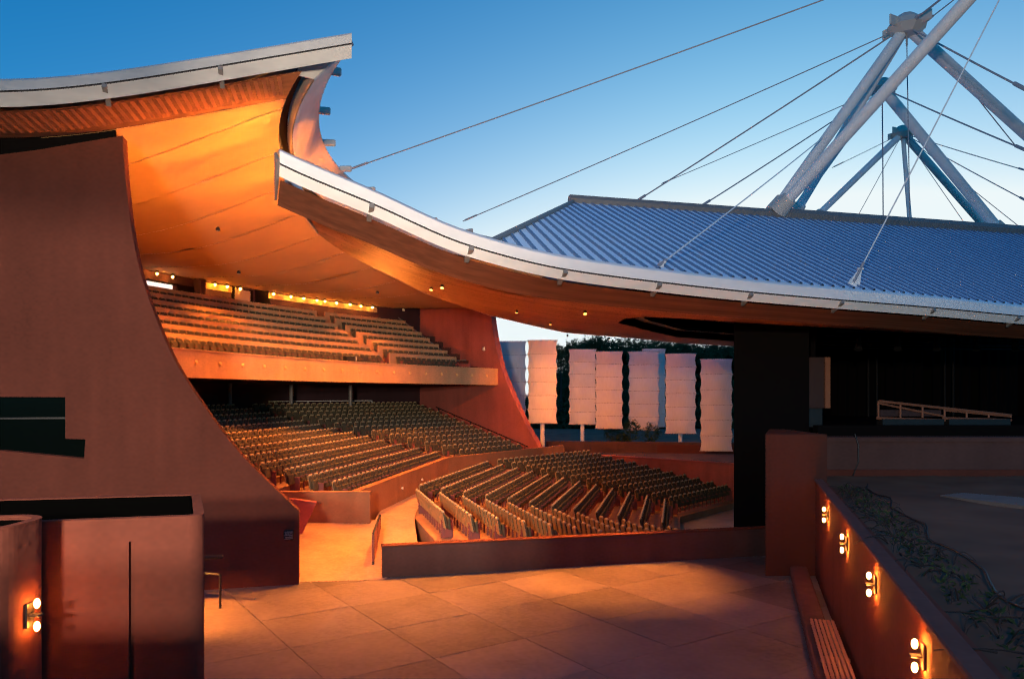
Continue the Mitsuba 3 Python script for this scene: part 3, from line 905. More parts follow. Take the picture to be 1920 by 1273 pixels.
n0, n1, n2, n3 = NODE
br1, br2 = P3(1225, 506, 22.1), P3(1597, 536, 24.9)
cables = [
    ('long stay cable rising from the audience roof edge to the top of the sky', P3(655, 318, 34.7), n0, 0.045),
    ('stay cable from the middle of the audience roof edge to the highest mast joint', P3(868, 415, 45.4), n1, 0.045),
    ('dark heavy stay cable running down left from the highest mast joint', P3(1188, 381, 48.0), n1, 0.07),
    ('thin stay cable to the left of the middle mast joint, upper of the pair', P3(1240, 345, 60.0), n2, 0.045),
    ('stay cable crossing the left part of the blue roof down to a white eave bracket', br1, n2, 0.04),
    ('stay cable to the left of the middle mast ending at the ridge', P3(1310, 390, 40.0), n2, 0.06),
    ('stay cable crossing the right part of the blue roof down to a white eave bracket', br2, n0, 0.04),
    ('short thin cable left of the farthest mast joint', P3(1560, 315, 62), n3, 0.04),
    ('heavy stay cable running down right from the highest mast joint', P3(1930, 172, 30.0), n1, 0.07),
    ('heavy stay cable running down right from the middle mast joint', P3(1930, 285, 38.0), n2, 0.07),
    ('uppermost thin cable running right from the farthest mast joint', P3(1930, 322, 48.0), n3, 0.05),
    ('second thin cable running right from the farthest mast joint', P3(1930, 380, 46.0), n3, 0.06),
    ('steep thin cable falling right from the farthest mast joint', P3(1930, 440, 56.0), n3, 0.045),
    ('dark cable rising from the highest mast joint to the top edge', n1, n0, 0.09),
    ('pale thin cable beside the dark one above the highest mast joint', n1 + [0.8, 0.1, 0.1], n0 + [0.9, 0.2, 0.3], 0.05),
    ('upright thin rod below the highest mast joint', n1, P3(1706, 415, 37.5), 0.04),
    ('upright thin rod below the middle mast joint', n2, P3(1656, 410, 48.0), 0.06),
    ('thin cable falling left from the farthest mast joint to the ridge', n3, P3(1603, 415, 58.0), 0.04),
    ('thin cable falling right between the two right legs', n3, P3(1815, 428, 58.0), 0.04),
    ('thin brace below the right leg of the highest mast', P3(1790, 130, 39.0), P3(1905, 275, 41.0), 0.05),
]
for lab, p, q, r in cables:
    p, q = np.array(p, float), np.array(q, float)
    s = np.linspace(0, 1, 9)[:, None]
    line = p + (q - p) * s
    line[:, 2] -= 0.0035 * np.linalg.norm(q - p) * 4 * (s * (1 - s))[:, 0]
    k = thing('stay_cable', lab, 'cable', 'stay cables of the roofs')
    r *= 0.62
    obj('wire', pipe(line, r, 6), 'white_metal' if 'white eave bracket' in lab else 'cable_steel', k, True)
    e = (q - p) / np.linalg.norm(q - p)
    obj('turnbuckle', tube(p + e * 0.15, p + e * 0.95, r * 1.9), 'cable_steel', k, 40)
for nm, b, to in (('left', br1, n2), ('right', br2, n0)):
    k = thing('cable_bracket', f'white pointed cable bracket on the stage roof eave, {nm} one of two', 'bracket')
    e = (to - b) / np.linalg.norm(to - b)
    m = trimesh.convex.convex_hull(np.vstack([b + np.array(v) for v in ((-0.28, -0.05, -0.12), (0.28, 0.05, -0.12), (-0.28, 0.1, -0.1), (0.28, 0.2, -0.1))] + [b + e * 0.75 + np.array([0.04, 0, 0]), b + e * 0.75 - np.array([0.04, 0, 0]), b + e * 0.75 + np.array([0, 0.06, 0])]))
    obj('plate', m, 'white_metal', k)
    obj('pin', tube(b + e * 0.7 - [0.1, 0, 0], b + e * 0.7 + [0.1, 0, 0], 0.04), 'steel_paint', k)

# ------------------------------------------------------------------ seats
back_m = chamfer(0.07, 0.40, 0.50, 0.028); back_m.apply_transform(trimesh.transformations.rotation_matrix(-0.2, [0, 1, 0])); back_m.apply_translation((-0.24, 0, 0.66))
shell_m = chamfer(0.03, 0.40, 0.56, 0.012); shell_m.apply_transform(trimesh.transformations.rotation_matrix(-0.2, [0, 1, 0])); shell_m.apply_translation((-0.295, 0, 0.655))
top_m = chamfer(0.10, 0.24, 0.08, 0.03); top_m.apply_translation((-0.31, 0, 0.95))
seat_m = chamfer(0.09, 0.44, 0.42, 0.03); seat_m.apply_transform(trimesh.transformations.rotation_matrix(-0.12, [0, 1, 0])); seat_m.apply_translation((-0.12, 0, 0.56))
arm_m = cat([bx(-0.26, 0.06, 0.245, 0.29, 0.58, 0.62), bx(-0.2, -0.14, 0.25, 0.285, 0.0, 0.58)])
end_m = chamfer(0.42, 0.04, 0.62, 0.015); end_m.apply_translation((-0.1, 0, 0.31))
protos = {n: mikit.ply(m, b) for n, m, b in (('lit_cap', top_m, 'seat_lit_cap'), ('backrest', shell_m, 'seat_shell'), ('cushion', cat([back_m, seat_m]), 'seat_cloth'), ('armrest', arm_m, 'seat_end'), ('end_panel', end_m, 'seat_end'))}
BLK = {'near': 'nearest lower block by the low court wall', 'centre': 'middle block of the lower seats', 'far': 'far lower block by the red wall',
       'raised_near': 'left block of the raised seats', 'raised_far': 'right block of the raised seats', 'balcony_near': 'left balcony block', 'balcony_far': 'right balcony block'}
ORD = ['first', 'second', 'third', 'fourth', 'fifth', 'sixth', 'seventh', 'eighth', 'ninth', 'tenth', 'eleventh', 'twelfth', 'thirteenth']
seats = [s for s in seats if -0.72 < s[0] / s[1] < 0.3]
order = sorted(range(len(seats)), key=lambda i: seats[i][0] ** 2 + seats[i][1] ** 2 + (20000 if seats[i][4].startswith('balcony') else 0))
# those hidden behind the near side wall, or behind the low wall, do not count among the nearest
def hidden(s):
    x, y, z = s[:3]
    kk = (NU @ N) / (NU @ np.array([x, y]))
    if kk < 1:
        p = np.array([x, y]) * kk
        t = -(p - N) @ U
        zz = EYE + (z + 0.9 - EYE) * kk
        if t > 0 and outline_near.contains(Point(-t, zz)):
            return True
    return False


outline_near = Polygon([(-t, z) for t, z in [(24, -0.2), *top, *curve, (0.0, -0.2)]])
shown = [i for i in order if not hidden(seats[i])]
single = set(shown[:300])
mass = {'lit_cap': [], 'backrest': [], 'cushion': [], 'armrest': []}
for i in shown:
    x, y, z, hd, blk, row, is_end, side = seats[i]
    Mx = T().translate([float(x), float(y), float(z)]).rotate([0, 0, 1], math.degrees(hd) + float(rng.normal(0, 0.8)))
    if i in single:
        k = thing('theatre_seat', f'folded theatre seat, {ORD[row]} row from the stage, {BLK[blk]}', 'seat', f'seats, {ORD[row]} row, {BLK[blk]}')
        for n in ('lit_cap', 'backrest', 'cushion', 'armrest'):
            obj(n, protos[n], None, k, to_world=Mx)
        if is_end:
            obj('end_panel', protos['end_panel'], None, k, to_world=Mx @ T().translate([0, 0.31 * -side, 0]))
    else:
        A_ = np.array(Mx.matrix)
        for n, m in (('lit_cap', top_m), ('backrest', shell_m), ('cushion', cat([back_m, seat_m])), ('armrest', end_m if is_end else arm_m)):
            c = m.copy(); c.apply_transform(A_); mass[n].append(c)
for j, (n, b) in enumerate((('lit_cap', 'seat_lit_cap'), ('backrest', 'seat_shell'), ('cushion', 'seat_cloth'), ('armrest', 'seat_end'))):
    scene[f'theatre_seating__{j + 1:03d}'] = mikit.ply(cat(mass[n]), b)
labels['theatre_seating'] = {'label': 'rows of small theatre seats in the distance on the raised floor and balcony', 'category': 'seats', 'kind': 'stuff'}

# ------------------------------------------------------------------ wind baffles on the far terrace
def baffle(px, w, top_, bot, d, post, lab):
    k = thing('wind_baffle', lab, 'wind baffle', 'white wind baffles on the terrace')
    wd = w / 1400 * d
    z1, z0 = EYE + (740 - top_) / 1400 * d, EYE + (740 - bot) / 1400 * d
    x = (px - 960) / 1400 * d
    ang = -0.12
    ns = 6
    for i in range(ns):
        zb, zt = z0 + (z1 - z0) * i / ns, z0 + (z1 - z0) * (i + 1) / ns - 0.03
        g = np.zeros((9, 11, 3))
        for a in range(9):
            v = a / 8
            half = wd / 2 * (1 - 0.085 * math.sin(math.pi * v))
            for b in range(11):
                s = b / 5 - 1
                g[a, b] = (half * s, -0.42 * (1 - s * s) * (0.82 + 0.18 * math.sin(math.pi * v)), zb + (zt - zb) * v)
        m = grid_mesh(g)
        obj('sail_panel', orient(m, (x, d, 0), ang), 'sail_cloth', k, True)
    for i in range(ns + 1):
        zz = z0 + (z1 - z0) * i / ns - 0.025
        t = np.linspace(-1, 1, 9)
        obj('batten', orient(pipe(np.c_[wd / 2 * t * 1.02, -0.235 * (1 - t * t), np.full(9, zz)], 0.035, 5), (x, d, 0), ang), 'batten', k)
    for s in (-0.34, 0.0, 0.34):
        obj('seam', orient(tube((s * wd / 2, -0.02, z0), (s * wd / 2, -0.02, z1), 0.03, None, 5), (x, d + 0.06, 0), ang), 'batten', k)
    if post:
        obj('post', tube((x, d + 0.15, 0.3), (x, d + 0.15, z1 - 0.3), 0.19, 0.16, 12), 'steel_paint', k, 40)


for a in [(958, 58, 640, 792, 72, 1, 'tan wind baffle half hidden behind the far red fin wall'),
          (1017, 56, 638, 793, 60, 1, 'brightest orange lit wind baffle on a stout pale post'),
          (1092, 52, 655, 795, 67, 1, 'greyish wind baffle on a post, third from the left'),
          (1142, 52, 659, 803, 65.5, 0, 'tan wind baffle just right of the greyish one, overlapping its edge'),
          (1207, 58, 659, 806, 69, 0, 'pinkish wind baffle in the middle of the row above the shrubs'),
          (1226, 44, 654, 800, 73, 0, 'orange wind baffle peeping out behind the pinkish one'),
          (1276, 58, 663, 812, 66, 1, 'pale wind baffle on a post, second from the right'),
          (1343, 60, 673, 845, 63, 0, 'lowest wind baffle at the right end beside the black tower')]:
    baffle(*a)


def leaf_cloud(c, r, n, size, rg):
    """Small leaf faces scattered through a lumpy crown."""
    c, r = np.array(c, float), np.array(r, float)
    u = rg.normal(size=(n, 3)); u /= np.linalg.norm(u, axis=1, keepdims=True)
    rad = rg.uniform(0.35, 1.0, n) ** 0.6 * (0.75 + 0.5 * meshkit.noise(u * 2.3 + c))
    p = c + u * r * rad[:, None]
    a = rg.normal(size=(n, 3)); a /= np.linalg.norm(a, axis=1, keepdims=True)
    b = np.cross(a, rg.normal(size=(n, 3))); b /= np.linalg.norm(b, axis=1, keepdims=True)
    s = size * rg.uniform(0.5, 1.3, (n, 1))
    v = np.stack([p - a * s, p + b * s * 0.6, p + a * s], 1).reshape(-1, 3)
    return trimesh.Trimesh(v, np.arange(3 * n).reshape(-1, 3), process=False)


lr = np.random.default_rng(11)
for px, py, d, w, lab in ((1148, 812, 62.5, 1.1, 'dark shrub left of the group in front of the tan baffle'), (1182, 806, 62.3, 1.3, 'tallest dark shrub in front of the pinkish baffle'),
                          (1222, 812, 62.4, 1.2, 'dark shrub at the right of the group below the pinkish baffle'), (1168, 826, 61.8, 0.9, 'low dark shrub on the retaining wall')):
    k = thing('shrub', lab, 'shrub', 'shrubs by the retaining wall')
    p = P3(px, py, d + 4.5)
    obj('foliage', leaf_cloud(p, (w * 0.75, w * 0.6, w * 0.8), 500, 0.14, lr), 'forest_leaf', k)
    obj('stem', tube((p[0], p[1], 0.4), p, 0.05, 0.02), 'bark', k)

# hill with dark woods beyond
hx = np.linspace(-200, 420, 63); hy = np.linspace(112, 520, 42)
gx, gy = np.meshgrid(hx, hy, indexing='ij')


def hill_z(x, y):
    rise = np.clip((y - 112) / 75, 0, 1)
    edge_ = np.clip((x / y * 1400 + 960 - 1005) / 80, 0, 1)
    edge_ = edge_ * edge_ * (3 - 2 * edge_)
    bump_ = meshkit.fbm(np.stack([x * 0.012, y * 0.012, x * 0], -1), 3, 5)
    return -1.5 + rise * (2.0 + 17.0 * edge_ * (0.78 + 0.3 * bump_))


struct('hill', grid_mesh(np.stack([gx, gy, hill_z(gx, gy)], -1)), 'hill_soil', True)
fr = np.random.default_rng(5)
crowns = []
for _ in range(900):
    y = fr.uniform(114, 250); x = fr.uniform(-0.02, 0.42) * y
    h = fr.uniform(1.6, 3.4)
    crowns.append(leaf_cloud((x, y, float(hill_z(np.array(x), np.array(y))) + h * 0.6), (h * 0.6, h * 0.6, h * 0.85), 90, 0.5, fr))
labels[obj('forest', cat(crowns), 'forest_leaf')] = {'label': 'dark wooded hillside behind the white wind baffles', 'category': 'forest', 'kind': 'stuff'}
for i, (px, y, h) in enumerate(((1052, 128, 3.0), (1075, 131, 3.4), (1100, 126, 3.2), (1128, 133, 3.6))):
    x = (px - 960) / 1400 * y
    z = EYE + (740 - (655 - 0.22 * (px - 1050))) / 1400 * y - h
    zg = float(hill_z(np.array(x), np.array(float(y))))
    k = thing('pine_tree', ('leftmost', 'second', 'third', 'rightmost')[i] + ' dark tree on the skyline behind the baffles', 'tree', 'trees on the skyline')
    obj('crown', cat([leaf_cloud((x + fr.normal(0, .6), y, z + h * f), (1.9 - f * 0.9, 1.9 - f, h * 0.35), 260, 0.32, fr) for f in (0.2, 0.45, 0.7, 0.9)]), 'forest_leaf', k)
    obj('trunk', tube((x, y, zg - 0.5), (x, y, z + h * 0.7), 0.25, 0.08), 'bark', k)

# ------------------------------------------------------------------ stage side, on the right
k = thing('stage_tower', 'black square tower at the corner of the stage opening', 'tower')
obj('shaft', prism(Polygon([(8.15, 27.4), (10.9, 27.4), (10.9, 29.6), (8.8, 29.6)]), -1.3, 8.6), 'near_black', k)
k = thing('stage_house', 'near-black walls and floor keeping the stage house on the right dark', 'stage')
obj('back_wall', bx(19, 46, 47.5, 48, -1, 12), 'near_black', k)  # near-black walls placed to keep the unlit stage dark
obj('end_wall', bx(45.5, 46, 25, 47.4, -1, 12), 'near_black', k)
obj('stage_floor', prism(Polygon([(10.95, 27.2), (45.4, 27.2), (45.4, 47.4), (19.1, 47.4)]), 3.9, 4.28), 'near_black', k)
obj('floor_edge', bx(10.95, 45.4, 26.75, 27.15, 4.05, 4.5), 'near_black', k)
obj('wing_drape', wall((18.9, 47.3), (12.4, 31.0), 0.2, 4.29, 8.6), 'near_black', k)
for i in range(8):
    x = 20 + i * 2.9
    v = [[(x + j * 0.12, 45.8 + 0.12 * math.sin(j * 1.3), z) for j in range(20)] for z in (4.3, 9.0)]
    obj('drape', grid_mesh(np.array(v)), 'near_black', k, True)
for i in range(5):
    obj('batten', tube((13.5 + i * 0.6, 31 + i * 2.6, 8.2), (32, 33 + i * 2.6, 8.2), 0.05, None, 6), 'rigging', k)
for i in range(9):
    x = 15.5 + i * 1.75
    obj('stage_lamp', tube((x, 33.4, 8.1), (x - 0.1, 33.2, 7.6), 0.11, 0.17, 8), 'rigging', k)
for x in (17.2, 21.0, 25.5):
    obj('ladder_rail', tube((x, 44, 4.3), (x, 44, 9.0), 0.06, None, 6), 'rigging', k)
    obj('ladder_rail', tube((x + 0.5, 44, 4.3), (x + 0.5, 44, 9.0), 0.06, None, 6), 'rigging', k)
# plastered wing wall that faces the court
k = thing('wing_wall', 'dark red plastered wall block at the near corner of the stage', 'wall')
obj('wall', prism(Polygon([(7.84, 23.1), (9.75, 23.1), (9.75, 26.7), (9.2, 26.7)]), -0.2, 4.37), 'adobe_shaded', k)
# lamp wall
AW = np.array([0.3007, 0.9537])
LWp = lambda d: np.array([4.25 + (d - 6.8) * 0.3153, d])   # noqa: E731
k = thing('lamp_wall', 'dark plastered wall with four glowing wall lamps running towards the camera', 'wall')
obj('wall', wall(LWp(23.2), LWp(2.0), 0.35, -0.2, 2.9, 0.01), 'adobe', k)
w2 = wall(LWp(23.2) - AW[[1, 0]] * [1, -1] * 0.04, LWp(2.0) - AW[[1, 0]] * [1, -1] * 0.04, 0.26, 2.902, 2.99, 0.02)
obj('coping', w2, 'adobe_dark', k)
# upper planted terrace behind it
up_poly = Polygon([LWp(1.0) + [0.33, 0], (40, 1.0), (40, 26.6), (9.78, 26.6), (9.78, 23.2), LWp(23.0) + [0.34, 0]])
struct('upper_terrace', sheet(up_poly, lambda x, y: 2.72 + 0.16 * meshkit.fbm(np.stack([np.asarray(x) * 0.8, np.asarray(y) * 0.8, np.asarray(x) * 0], -1), 3), 0.5), mat('earth_two', {'type': 'twosided', 'bsdf': scene['earth']}), True)
k = thing('retaining_wall', 'low tan wall across the back of the bare upper terrace', 'wall')
obj('wall', bx(9.78, 40, 25.8, 26.5, 2.6, 3.98), 'adobe_dark', k)
obj('coping', bx(9.78, 40, 25.72, 26.6, 3.982, 4.12), 'adobe_dark', k)
obj('plinth', bx(9.78, 40, 25.66, 25.8, 2.6, 3.02), 'adobe', k)
k = thing('stone_slab', 'pale flat slab lying on the bare earth of the upper terrace', 'slab')
pp = Polygon([(11.7, 20.4), (12.6, 20.9), (13.6, 20.0), (13.4, 17.6), (12.9, 17.9), (12.0, 19.6)])
obj('slab', prism(pp, 2.7, 2.86), 'pale_patch', k)
# dry trailing plants along the top of the wall
vr = np.random.default_rng(21)
PL = ['first', 'second', 'third', 'fourth', 'fifth', 'sixth', 'seventh', 'eighth', 'ninth', 'tenth', 'eleventh', 'twelfth', 'thirteenth', 'fourteenth', 'fifteenth', 'farthest']
for i in range(16):
    d = 7.2 + i * 0.95
    p = LWp(d) + [0.5, 0]
    k = thing('dry_plant', f'bare dark trailing plant behind the lamp wall, {PL[i]} from the camera', 'plant', 'dry plants along the lamp wall')
    for j in range(7):
        q = np.array([p[0] + vr.uniform(0, 0.75), p[1] + vr.uniform(-0.4, 0.4), 2.75])
        a = vr.uniform(0, 6.28); L_ = vr.uniform(0.35, 0.9)
        s = np.linspace(0, 1, 7)
        a2 = a + s * vr.uniform(-1.6, 1.6)
        pts_ = np.c_[q[0] + np.cumsum(np.cos(a2)) * L_ / 7, q[1] + np.cumsum(np.sin(a2)) * L_ / 7, q[2] + 0.12 + np.sin(s * 3.1) * vr.uniform(0.04, 0.2)]
        obj('stem', pipe(pts_, np.linspace(0.014, 0.006, 7), 5), 'bark', k)
    labels[k + '__leaf_clump'] = {'kind': 'stuff'}
    obj('leaf_clump', leaf_cloud((p[0] + 0.4, p[1], 2.9), (0.42, 0.45, 0.12), 45, 0.06, vr), 'forest_leaf', k)
k = thing('cable', 'thin black cable lying along the earth behind the lamp wall', 'cable')
cp = [(LWp(d)[0] + 1.45 + 0.14 * math.sin(d * 1.7), d, 2.9 + 0.03 * math.sin(d * 3)) for d in np.linspace(6, 22.8, 40)]
obj('wire', pipe(cp, 0.022, 6), 'black_rail', k, True)
k = thing('hanging_cable', 'black cable hanging down the tan wall at the back of the terrace', 'cable')
obj('wire', pipe([(11.75, 25.6, 4.25), (11.85, 25.55, 3.9), (11.83, 25.5, 3.3), (11.6, 25.4, 2.85)], 0.025, 6), 'black_rail', k, True)
# speaker cabinet and rack on the stage
k = thing('loudspeaker', 'tall brown loudspeaker cabinet standing at the dark stage edge', 'loudspeaker')
obj('cabinet', bx(11.75, 12.7, 30, 31.2, 5.06, 7.1), 'cabinet', k)
obj('grille', bx(11.82, 12.45, 29.95, 29.998, 5.15, 7.0), 'cabinet', k)
obj('lit_edge', bx(12.56, 12.76, 29.93, 29.998, 5.06, 7.1), 'cabinet_lit_edge', k)  # lighter strip stands for the lit right edge of the cabinet
obj('stand', bx(11.9, 12.55, 30.2, 31.0, 4.29, 5.05), 'black_rail', k)
for nn, (x0, x1) in enumerate(((14.4, 17.0), (17.0, 19.6))):
    k = thing('timber_frame', ('left' if nn == 0 else 'right') + ' pale wooden scenery frame leaning at the back of the stage edge', 'scenery')
    d = 29.3
    z0, z1 = 4.7, 5.35 - 0.28 * nn
    obj('rail', tube((x0, d, z1), (x1, d, z1 - 0.28), 0.05, None, 4), 'plank_wood', k)
    obj('rail', tube((x0 - 0.1, d, z0 - 0.02), (x1, d, z0 - 0.1 - 0.2 * nn * 0), 0.05, None, 4), 'plank_wood', k)
    obj('brace', tube((x0, d + 0.05, z1 - 0.08), (x1, d + 0.05, z0 + 0.05), 0.04, None, 4), 'plank_wood', k)
    for t in np.linspace(0, 1, 4):
        obj('stud', tube((x0 + (x1 - x0) * t, d + 0.03, z0), (x0 + (x1 - x0) * t, d + 0.03, z1 - 0.28 * t), 0.04, None, 4), 'plank_wood', k)
    obj('board', bx(x0 + 0.1, x1 - 0.1, d + 0.1, d + 0.14, z0 + 0.05, z1 - 0.35), 'cabinet', k)
    obj('support', bx(x0 + 0.1, x1 - 0.1, d - 0.1, d + 0.4, 4.29, z0 - 0.05), 'black_rail', k)
# kerb and slatted bench at the foot of the lamp wall
off = lambda d, o: LWp(d) - np.array([0.9537, -0.3007]) * o   # noqa: E731
k = thing('kerb', 'low dark red kerb along the court in front of the lamp wall', 'kerb')
obj('kerb_stone', wall(off(23.0, 0.75), off(3, 0.75), 0.5, 0.0, 0.3, 0.03), 'adobe_dark', k)
k = thing('bench', 'long slatted wooden bench against the lamp wall', 'bench')
for i in range(6):
    obj('slat', wall(off(17.0, 0.12 + 0.09 * i + 0.07), off(4, 0.12 + 0.09 * i + 0.07), 0.065, 0.42, 0.46, 0.008), 'bench_wood', k)
for d in np.arange(5, 17, 2.4):
    a_, b_ = off(d, 0.62), off(d, 0.08)
    obj('leg', wall(a_, b_, 0.07, 0.0, 0.42, 0.008), 'bench_wood', k)


def sconce(p, n, z, lab, power=600.0):
    """A wall lamp with one bulb above and one below a small bracket; p on the wall, n its outward way."""
    k = thing('wall_sconce', lab, 'wall lamp', 'wall lamps')
    ang = math.atan2(n[1], n[0])
    c = np.array([p[0], p[1], z]) + np.array([n[0], n[1], 0]) * 0.0
    obj('back_plate', orient(chamfer(0.03, 0.16, 0.3, 0.01), c + np.array([n[0], n[1], 0]) * 0.02, ang), 'black_rail', k)
    obj('bracket', orient(chamfer(0.13, 0.1, 0.03, 0.008), c + np.array([n[0], n[1], 0]) * 0.1, ang), 'black_rail', k)
    for s in (-1, 1):
        m = trimesh.creation.icosphere(2, 0.035); m.apply_scale((1, 1, 1.7)); m.apply_translation((0, 0, 0.14 * s))
        obj('bulb', orient(m, c + np.array([n[0], n[1], 0]) * 0.11, ang), 'bulb_glass', k, True, emitter=area(power))


nl = -np.array([0.9537, -0.3007])
for d, z, lab in ((8.85, 2.5, 'nearest glowing wall lamp on the right lamp wall'), (12.2, 2.5, 'second nearest glowing wall lamp on the right lamp wall'),
                  (15.7, 2.47, 'third glowing wall lamp from the camera on the right lamp wall'), (19.4, 2.48, 'farthest glowing wall lamp on the right lamp wall')):
    sconce(LWp(d), nl, z, lab)

# ------------------------------------------------------------------ planters on the near left
def planter(poly, z0, z1, th, lab, wallmat='adobe'):
    k = thing('planter_wall', lab, 'planter')
    inner_ = poly.buffer(-th)
    obj('wall', prism(poly.difference(inner_), z0, z1), wallmat, k)
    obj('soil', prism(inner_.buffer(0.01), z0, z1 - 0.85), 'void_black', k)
    obj('black_inside', prism(inner_.buffer(0.003).difference(inner_.buffer(-0.03)), z1 - 0.84, z1 - 0.02), 'void_black', k)  # near-black inner faces keep the open top black
    obj('rim', prism(poly.buffer(0.004).difference(inner_.buffer(0.01)), z1 + 0.002, z1 + 0.03), wallmat, k)
    return k


wdir = np.array([0.978, 0.21]); wn = np.array([-0.21, 0.978])
f0, f1 = np.array([-8.8, 9.25]), np.array([-4.28, 10.4])
poly = Polygon([f0, f1, (-5.32, 12.75), (-9.6, 11.8)]).buffer(-0.2).buffer(0.2, 8)
slot = LineString([f0 + (f1 - f0) * 0.8 + wn * -0.2, f0 + (f1 - f0) * 0.8 + wn * 0.07]).buffer(0.032, cap_style=2)
pk = thing('planter_wall', 'large square-cornered plastered planter wall with an upright dark slot at lower left', 'planter')
inner_ = poly.buffer(-0.14)
obj('wall', cat([prism(poly.difference(inner_).difference(slot), -0.1, 3.60), prism(poly.difference(inner_), 3.599, 3.92)]), 'adobe', pk)
obj('slot_lining', prism(slot.intersection(poly.difference(inner_)).buffer(-0.004), -0.1, 3.59), 'near_black', pk) if False else None
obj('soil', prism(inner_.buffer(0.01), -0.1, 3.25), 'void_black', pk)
obj('black_inside', prism(inner_.buffer(0.003).difference(inner_.buffer(-0.03)), 3.26, 3.9), 'void_black', pk)  # near-black inner faces, as on the rounded planter
g0 = Polygon([(-9.6, 8.0), (-5.9, 8.55), (-5.9, 9.75), (-9.6, 9.1)]).buffer(-0.42).buffer(0.42, 10)
pk2 = planter(g0, -0.1, 4.02, 0.12, 'rounded plastered planter wall with a lit wall lamp at the far left edge')
sconce((-5.9, 9.1), (1, 0), 2.92, 'glowing wall lamp on the rounded planter at the left edge', 200.0)
k = thing('handrail', 'small black handrail beside the planter on the paved court', 'handrail')
obj('post', tube((-7.66, 19.6, 0.0), (-7.66, 19.6, 0.88), 0.03), 'black_rail', k)
obj('rail', pipe([(-7.66, 19.6, 0.88), (-8.3, 19.75, 0.9), (-9.3, 20.0, 0.9)], 0.03), 'black_rail', k)
obj('arm', orient(chamfer(0.5, 0.14, 0.1, 0.03), (-7.95, 19.9, 1.28), 0.2), 'black_rail', k)
obj('post', tube((-9.3, 20.0, 0.0), (-9.3, 20.0, 1.35), 0.03), 'black_rail', k)


# ------------------------------------------------------------------ lamps of the house (each a housing with its lit mouth)
def flood(loc, target, power, lab, cutoff=60, beam=30, size=0.16, face=0.0, group=None):
    loc, target = np.array(loc, float), np.array(target, float)
    e = (target - loc) / np.linalg.norm(target - loc)
    k = thing('flood_light', lab, 'flood light', group)
    obj('housing', pipe([loc - e * size * 1.6, loc - e * size * 0.9, loc], [size * 0.5, size * 0.9, size], 10), 'black_rail', k, 40)
    m = pipe([loc - e * 0.01, loc + e * 0.02], [size * 0.9, size * 0.85], 10)
    if face:
        obj('lens', m, 'bulb_glass', k, 40, emitter=area(face))
    else:
        obj('lens', m, 'pale_lens', k, 40)
    spot(loc + e * 0.06, target, power, cutoff, beam, k + '_beam')


UP = 300.0  # strength of unseen floods placed to light the audience ceiling
for i, (x, y) in enumerate(((-4.9, 24.0), (-4.7, 27.5), (-4.1, 31.0), (-3.0, 35.0), (-0.9, 39.4), (2.0, 43.4))):
    z = float(sof_z([x], [y])[0]) + 0.95
    dirn = np.array([x, y]) - K
    dirn /= np.linalg.norm(dirn)
    tgt = np.array([x, y]) + dirn * (5.0 if i < 3 else 7.0)
    flood((x, y, z), (*tgt, 13.9), 1.25 * UP * (1.5, 1.5, 0.9, 0.4, 0.22, 0.16)[i], 'unseen flood light behind the stage roof edge, lighting the audience ceiling', 32, 12, group='unseen flood lights on the stage roof edge')
# unseen downlights in the audience ceiling, placed to light the aisle and seats
for x, y, tx, ty, pw, cut in ((-8.2, 27.2, -5.6, 24.0, 1150, 36), (-8.9, 32.5, -7, 30, 900, 60), (-8.5, 38, -9, 37, 1500, 60), (-6.5, 44, -8, 43, 1500, 60), (-13, 33, -14.5, 35, 600, 60), (-15, 41, -16, 42, 320, 60), (-9, 50, -9, 51, 350, 60)):
    z = float(ceil_z(x, y)) - 0.25
    flood((x, y, z), (tx, ty, 2.0), pw * 0.5, 'unseen down light in the audience ceiling, lighting the aisle and seats', cut, 14, 0.1, group='unseen down lights in the audience ceiling')
# stage soffit lamps; some seen, others placed to light court, seats and baffles
for x, y, tx, ty, pw, cut in ((-2.4, 25.6, -3.0, 22.6, 2100, 36), (-3.2, 29.5, -4.5, 27, 450, 50), (0.2, 32.0, -1.5, 34, 420, 60), (2.0, 39, 2, 42, 300, 60), (3.6, 48.4, 4, 66, 1000, 50), (6.5, 50.0, 11, 66, 600, 50), (2.5, 25.5, 3.2, 22.9, 1500, 23)):
    z = float(sof_z([x], [y])[0]) - 0.16
    flood((x, y, z), (tx, ty, 0.0), pw * 0.5, 'small lamp placed in the timber soffit to light court, seats and baffles', cut, 14, 0.07, 12.0, group='lamps in the timber soffit')
# row of lamps along the top of the back wall
for i, px in enumerate((282, 312, 372, 392, 415, 440, 503, 536, 560, 585, 600, 622, 648, 668, 690)):
    p = polar(KB, RBK - 0.5, math.radians(back_at(px)))
    z = float(ceil_z(*p)) - 0.2
    e = np.array([KB[0] - p[0], KB[1] - p[1]]); e /= np.linalg.norm(e)
    k = thing('ceiling_lamp', 'small warm lamp in the row below the ceiling at the back wall', 'lamp', 'lamps along the back wall')
    obj('housing', tube((*p, z + 0.19), (*p, z + 0.06), 0.07, 0.12), 'black_rail', k, 40)
    m = trimesh.creation.icosphere(2, 0.06); m.apply_translation((*p, z))
    obj('bulb', m, 'bulb_glass', k, True, emitter=area(420))
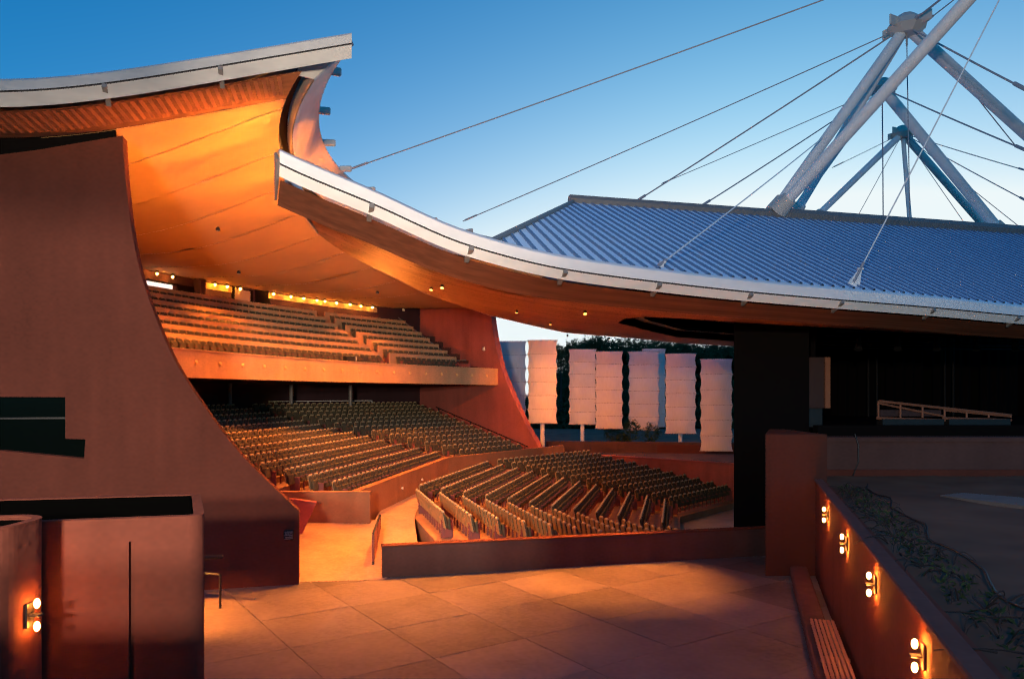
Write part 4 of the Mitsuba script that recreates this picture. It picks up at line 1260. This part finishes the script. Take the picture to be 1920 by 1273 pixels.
# unseen low lamps behind the planter, placed for light pools on the court
flood((-8.35, 19.35, 1.3), (-8.1, 19.75, 0.0), 45, 'unseen low lamp lighting the court beside the planter', 55, 25, 0.09)
flood((-8.0, 17.6, 1.3), (-7.2, 18.1, 0.0), 50, 'unseen low lamp nearer the camera, lighting the court beside the planter', 50, 20, 0.09)

# ------------------------------------------------------------------ unseen terrace left of the viewpoint; its lamps light walls and eaves
k = thing('unseen_terrace', 'unseen dark terrace whose parapet and canopy shade the flood lamp light', 'terrace')
obj('floor', bx(-10, -2.2, -12, 2.2, 3.6, 3.8), 'near_black', k)
obj('base', bx(-10, -2.2, 1.9, 2.2, -0.2, 3.59), 'near_black', k)
obj('parapet', bx(-10, -2.2, 2.2, 2.5, -0.2, 4.8), 'near_black', k)  # unseen, shades the lower walls and court from the flood lamps
obj('flank_wall', bx(-2.19, -1.9, -12, 2.5, -0.2, 7.6), 'near_black', k)  # unseen, keeps flood light off the lower right side
obj('back_wall', bx(-10, -2.2, -12.4, -12.01, -0.2, 9.5), 'near_black', k)
for x in (-3.9, -3.0):  # out of view, placed to light left walls, white eaves and roof
    k = thing('flood_light', 'unseen flood lamp out of view, lighting the left walls, eaves and roof', 'flood light', 'unseen flood lamps beside the viewpoint')
    obj('post', tube((x, -9.1, 3.8), (x, -9.1, 8.6), 0.05), 'black_rail', k)
    for z in (7.0, 8.35):
        obj('housing', chamfer(0.5, 0.16, 0.75, 0.03).apply_translation((x, -9.0, z)), 'black_rail', k)
        obj('lens', trimesh.Trimesh([(x - 0.2, -8.9, z - 0.33), (x + 0.2, -8.9, z - 0.33), (x + 0.2, -8.9, z + 0.33), (x - 0.2, -8.9, z + 0.33)], [[0, 2, 1], [0, 3, 2]], process=False), 'bulb_glass', k, emitter=area(3000, (1, 0.8, 0.62), 45.0))
k = labels and 'unseen_terrace'
obj('canopy', bx(-14, -4.7, -5, 0.3, 9.0, 9.15), 'near_black', k)  # unseen, darkens the top of the tall left wall
for x, y in ((-13.5, -4.5), (-13.5, 0.0), (-9.8, -4.5)):
    obj('canopy_post', tube((x, y, -0.2), (x, y, 8.99), 0.09), 'black_rail', k)
